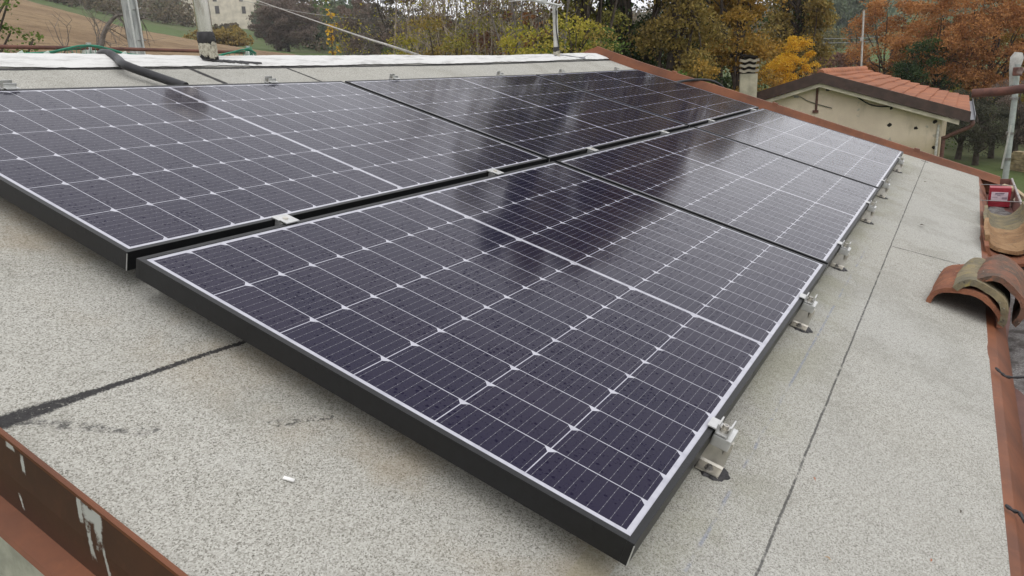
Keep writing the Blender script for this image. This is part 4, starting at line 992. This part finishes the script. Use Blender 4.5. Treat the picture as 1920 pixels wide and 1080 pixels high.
for s in (-1, 1): m.extrude([(0, HP.y, HP.z+.075), (0, HP.y+s*(HW+.02), HP.z+.08-HH), (0, HP.y+s*(HW+.02), HP.z-.18-HH), (0, HP.y, HP.z-.20)], (HP.x-.04, 0, 0), (HP.x-.005, 0, 0))
hadd(m, 'fascia', brown)
m = MB()
for s in (-1, 1): m.extrude([(0, HP.y, HP.z-.203), (0, HP.y+s*(HW-.2), HP.z-.203-HH*(HW-.2)/HW), (0, HP.y+s*(HW-.2), HP.z-.30-HH*(HW-.2)/HW), (0, HP.y, HP.z-.30)], (HP.x+.02, 0, 0), (HP.x+.34, 0, 0))
hadd(m, 'soffit', simple('cream_soffit', (.62, .56, .44), .9, .2, scale=3))
gy_ = HP.y-HW-.06; gz_ = HP.z-HH-.04
m = MB(); m.extrude([(0, gy_+.06, gz_+.02), (0, gy_+.06, gz_-.08), (0, gy_-.06, gz_-.08), (0, gy_-.07, gz_+.03), (0, gy_-.06, gz_+.03), (0, gy_-.05, gz_-.07), (0, gy_+.05, gz_-.07), (0, gy_+.05, gz_+.02)], (HP.x-.03, 0, 0), (HP.x+HL, 0, 0))
hadd(m, 'gutter', simple('grey_zinc', (.33, .34, .36), .5, .5, .4))
m = MB(); wc = yl-.02
m.tube(smooth_path([(HP.x+.08, gy_, gz_-.08), (HP.x+.08, gy_+.02, gz_-.24), (HP.x+.20, wc-.10, gz_-.52), (HP.x+.24, wc-.06, gz_-.70), (HP.x+.24, wc-.06, -3.4)], 5), .05, 10); hadd(m, 'downpipe', simple('brown_pipe', (.13, .06, .045), .5, .5), True)
m = MB(); m.tube([(gx-.03, yl+.06, HP.z-.42-(HP.y-yl)*HS), (gx-.04, yl+.06, -1.2), (gx-.04, yl+.04, -3.4)], .03, 8); hadd(m, 'vent_pipe', simple('pale_pipe', (.62, .60, .55), .6), True)
m = MB(); f0 = lambda x, y: hx(x, y, gx-.02)
m.tube([f0(1533.5, 153), f0(1530, 208)], .030, 8); m.box(f0(1529, 209), (.05, .14, .07)); hadd(m, 'rusty_conduit', M['rust'])
m = MB(); m.tube(smooth_path([f0(1578, 160), f0(1600, 176), f0(1625, 193), f0(1645, 199), f0(1680, 200), f0(1730, 206)], 6), .018, 6); hadd(m, 'wall_cable', M['rubber'])
m = MB(); m.tube(smooth_path([f0(1430, 183), f0(1465, 181), f0(1495, 180), f0(1512, 188), f0(1528, 194), f0(1560, 203)], 6), .012, 5); m.box(f0(1493, 181), (.04, .12, .06)); hadd(m, 'thin_wire', M['bolt'])
dk = simple('dark_hole', (.03, .025, .02), .95, .1)
for k, (px, py, s_) in enumerate(((1552, 168, .085), (1671, 203, .075), (1668, 234, .10), (1717, 240, .09), (1753, 228, .10), (1751, 277, .09))):
    m = MB(); c = hx(px, py, gx-.002); rr = random.Random(k); V = [c+Vector((0, s_*.55*rr.uniform(.7, 1.2)*math.cos(a_), s_*.5*rr.uniform(.7, 1.2)*math.sin(a_))) for a_ in np.linspace(0, 2*math.pi, 10)[:-1]]
    V2 = [v_+Vector((.0, 0, 0)) for v_ in V]; m.add([v_+Vector((-.003, 0, 0)) for v_ in V], [tuple(range(9))]); m.build('putlog_hole', dk, None); o = [q_ for q_ in C.objects if q_.parent is None and q_.name.startswith('putlog')][-1]; adopt(o, nh)
cp_ = at(1403, 150, 21.0); chz = at(1403, 138, 21.0).z
chm = MB(); chm.box((cp_.x, cp_.y, (chz-3.4)/2), (.42, .42, chz+3.4), Matrix.Rotation(rad(16), 3, 'Z'), .01)
ch_o = hadd(chm, 'chimney', simple('cream_chimney', (.47, .43, .33), .95, .2, var=.25, scale=4))
m = MB()
for k in range(3):
    z = chz+.035+k*.125
    rows = []
    for i in range(21):
        t = i/20*2-1; yy = .235*t; zz = z+.013*math.cos(2*math.pi*t*1.0)+.004*math.sin(9*t+k)
        rows.append([(-.235, yy, zz), (.235, yy, zz), (.235, yy, zz+.062), (-.235, yy, zz+.062), (-.235, yy, zz)])
    Rz = Matrix.Rotation(rad(16), 3, 'Z'); g_ = strip([[Rz@Vector(p_)+Vector((cp_.x, cp_.y, 0)) for p_ in r_] for r_ in rows]); m.add(g_.v, g_.f)
o = hadd(m, 'chimney_cap', simple('grey_cap_tiles', (.36, .32, .255), .95, .2, var=.3, scale=6), True)
m = MB(); m.box((cp_.x, cp_.y, chz+.20), (.30, .30, .40), Matrix.Rotation(rad(16), 3, 'Z')); m.box((cp_.x, cp_.y, chz+.425), (.44, .40, .05), Matrix.Rotation(rad(16), 3, 'Z')@Matrix.Rotation(rad(8), 3, 'X')); hadd(m, 'chimney_core', dk)
# thin aerial pole behind the cottage
a, b = at(1614.5, 132, 33), at(1619.5, 20, 33)
ap = empty('aerial_pole', a, 'thin white aerial pole standing behind the cottage ridge', 'pole')
m = MB(); m.tube([Vector((a.x, a.y, -3.3)), a, b], .035, 8); adopt(m.build('tube', simple('white_pole', (.50, .49, .46), .6), None, True), ap)
m = MB(); m.box(at(1616, 74, 32.95), (.12, .10, .12)); adopt(m.build('coupling', M['alu'], None), ap)
for j, (py, col) in enumerate(((71, 'upper'), (79, 'lower'))):
    m = MB(); m.tube(smooth_path([at(1490, py+2, 60), at(1560, py+1.5, 60), at(1616, py, 58), at(1700, py-6, 56)], 5), .018, 5)
    tag(m.build('overhead_wire', simple('far_wire_'+col, (.30, .30, .29), .6), None), '%s of two thin wires crossing behind the aerial pole' % col, 'wire', 'wires behind the aerial pole')
# ------------------------------------------------------------------ damp air
hzm = bpy.data.materials.new('damp_air'); hzm.use_nodes = True; ht = hzm.node_tree
ht.nodes.remove(ht.nodes['Principled BSDF']); pv = ht.nodes.new('ShaderNodeVolumePrincipled'); pv.inputs['Color'].default_value = (.93, .95, 1, 1); pv.inputs['Density'].default_value = .00045
ht.links.new(pv.outputs[0], ht.nodes['Material Output'].inputs['Volume'])
m = MB(); m.box((0, 0, 38), (1440, 1440, 90)); tag(m.build('haze', hzm, None), kind='stuff')
print('objects', len(bpy.data.objects), 'faces', sum(len(me.polygons) for me in bpy.data.meshes))
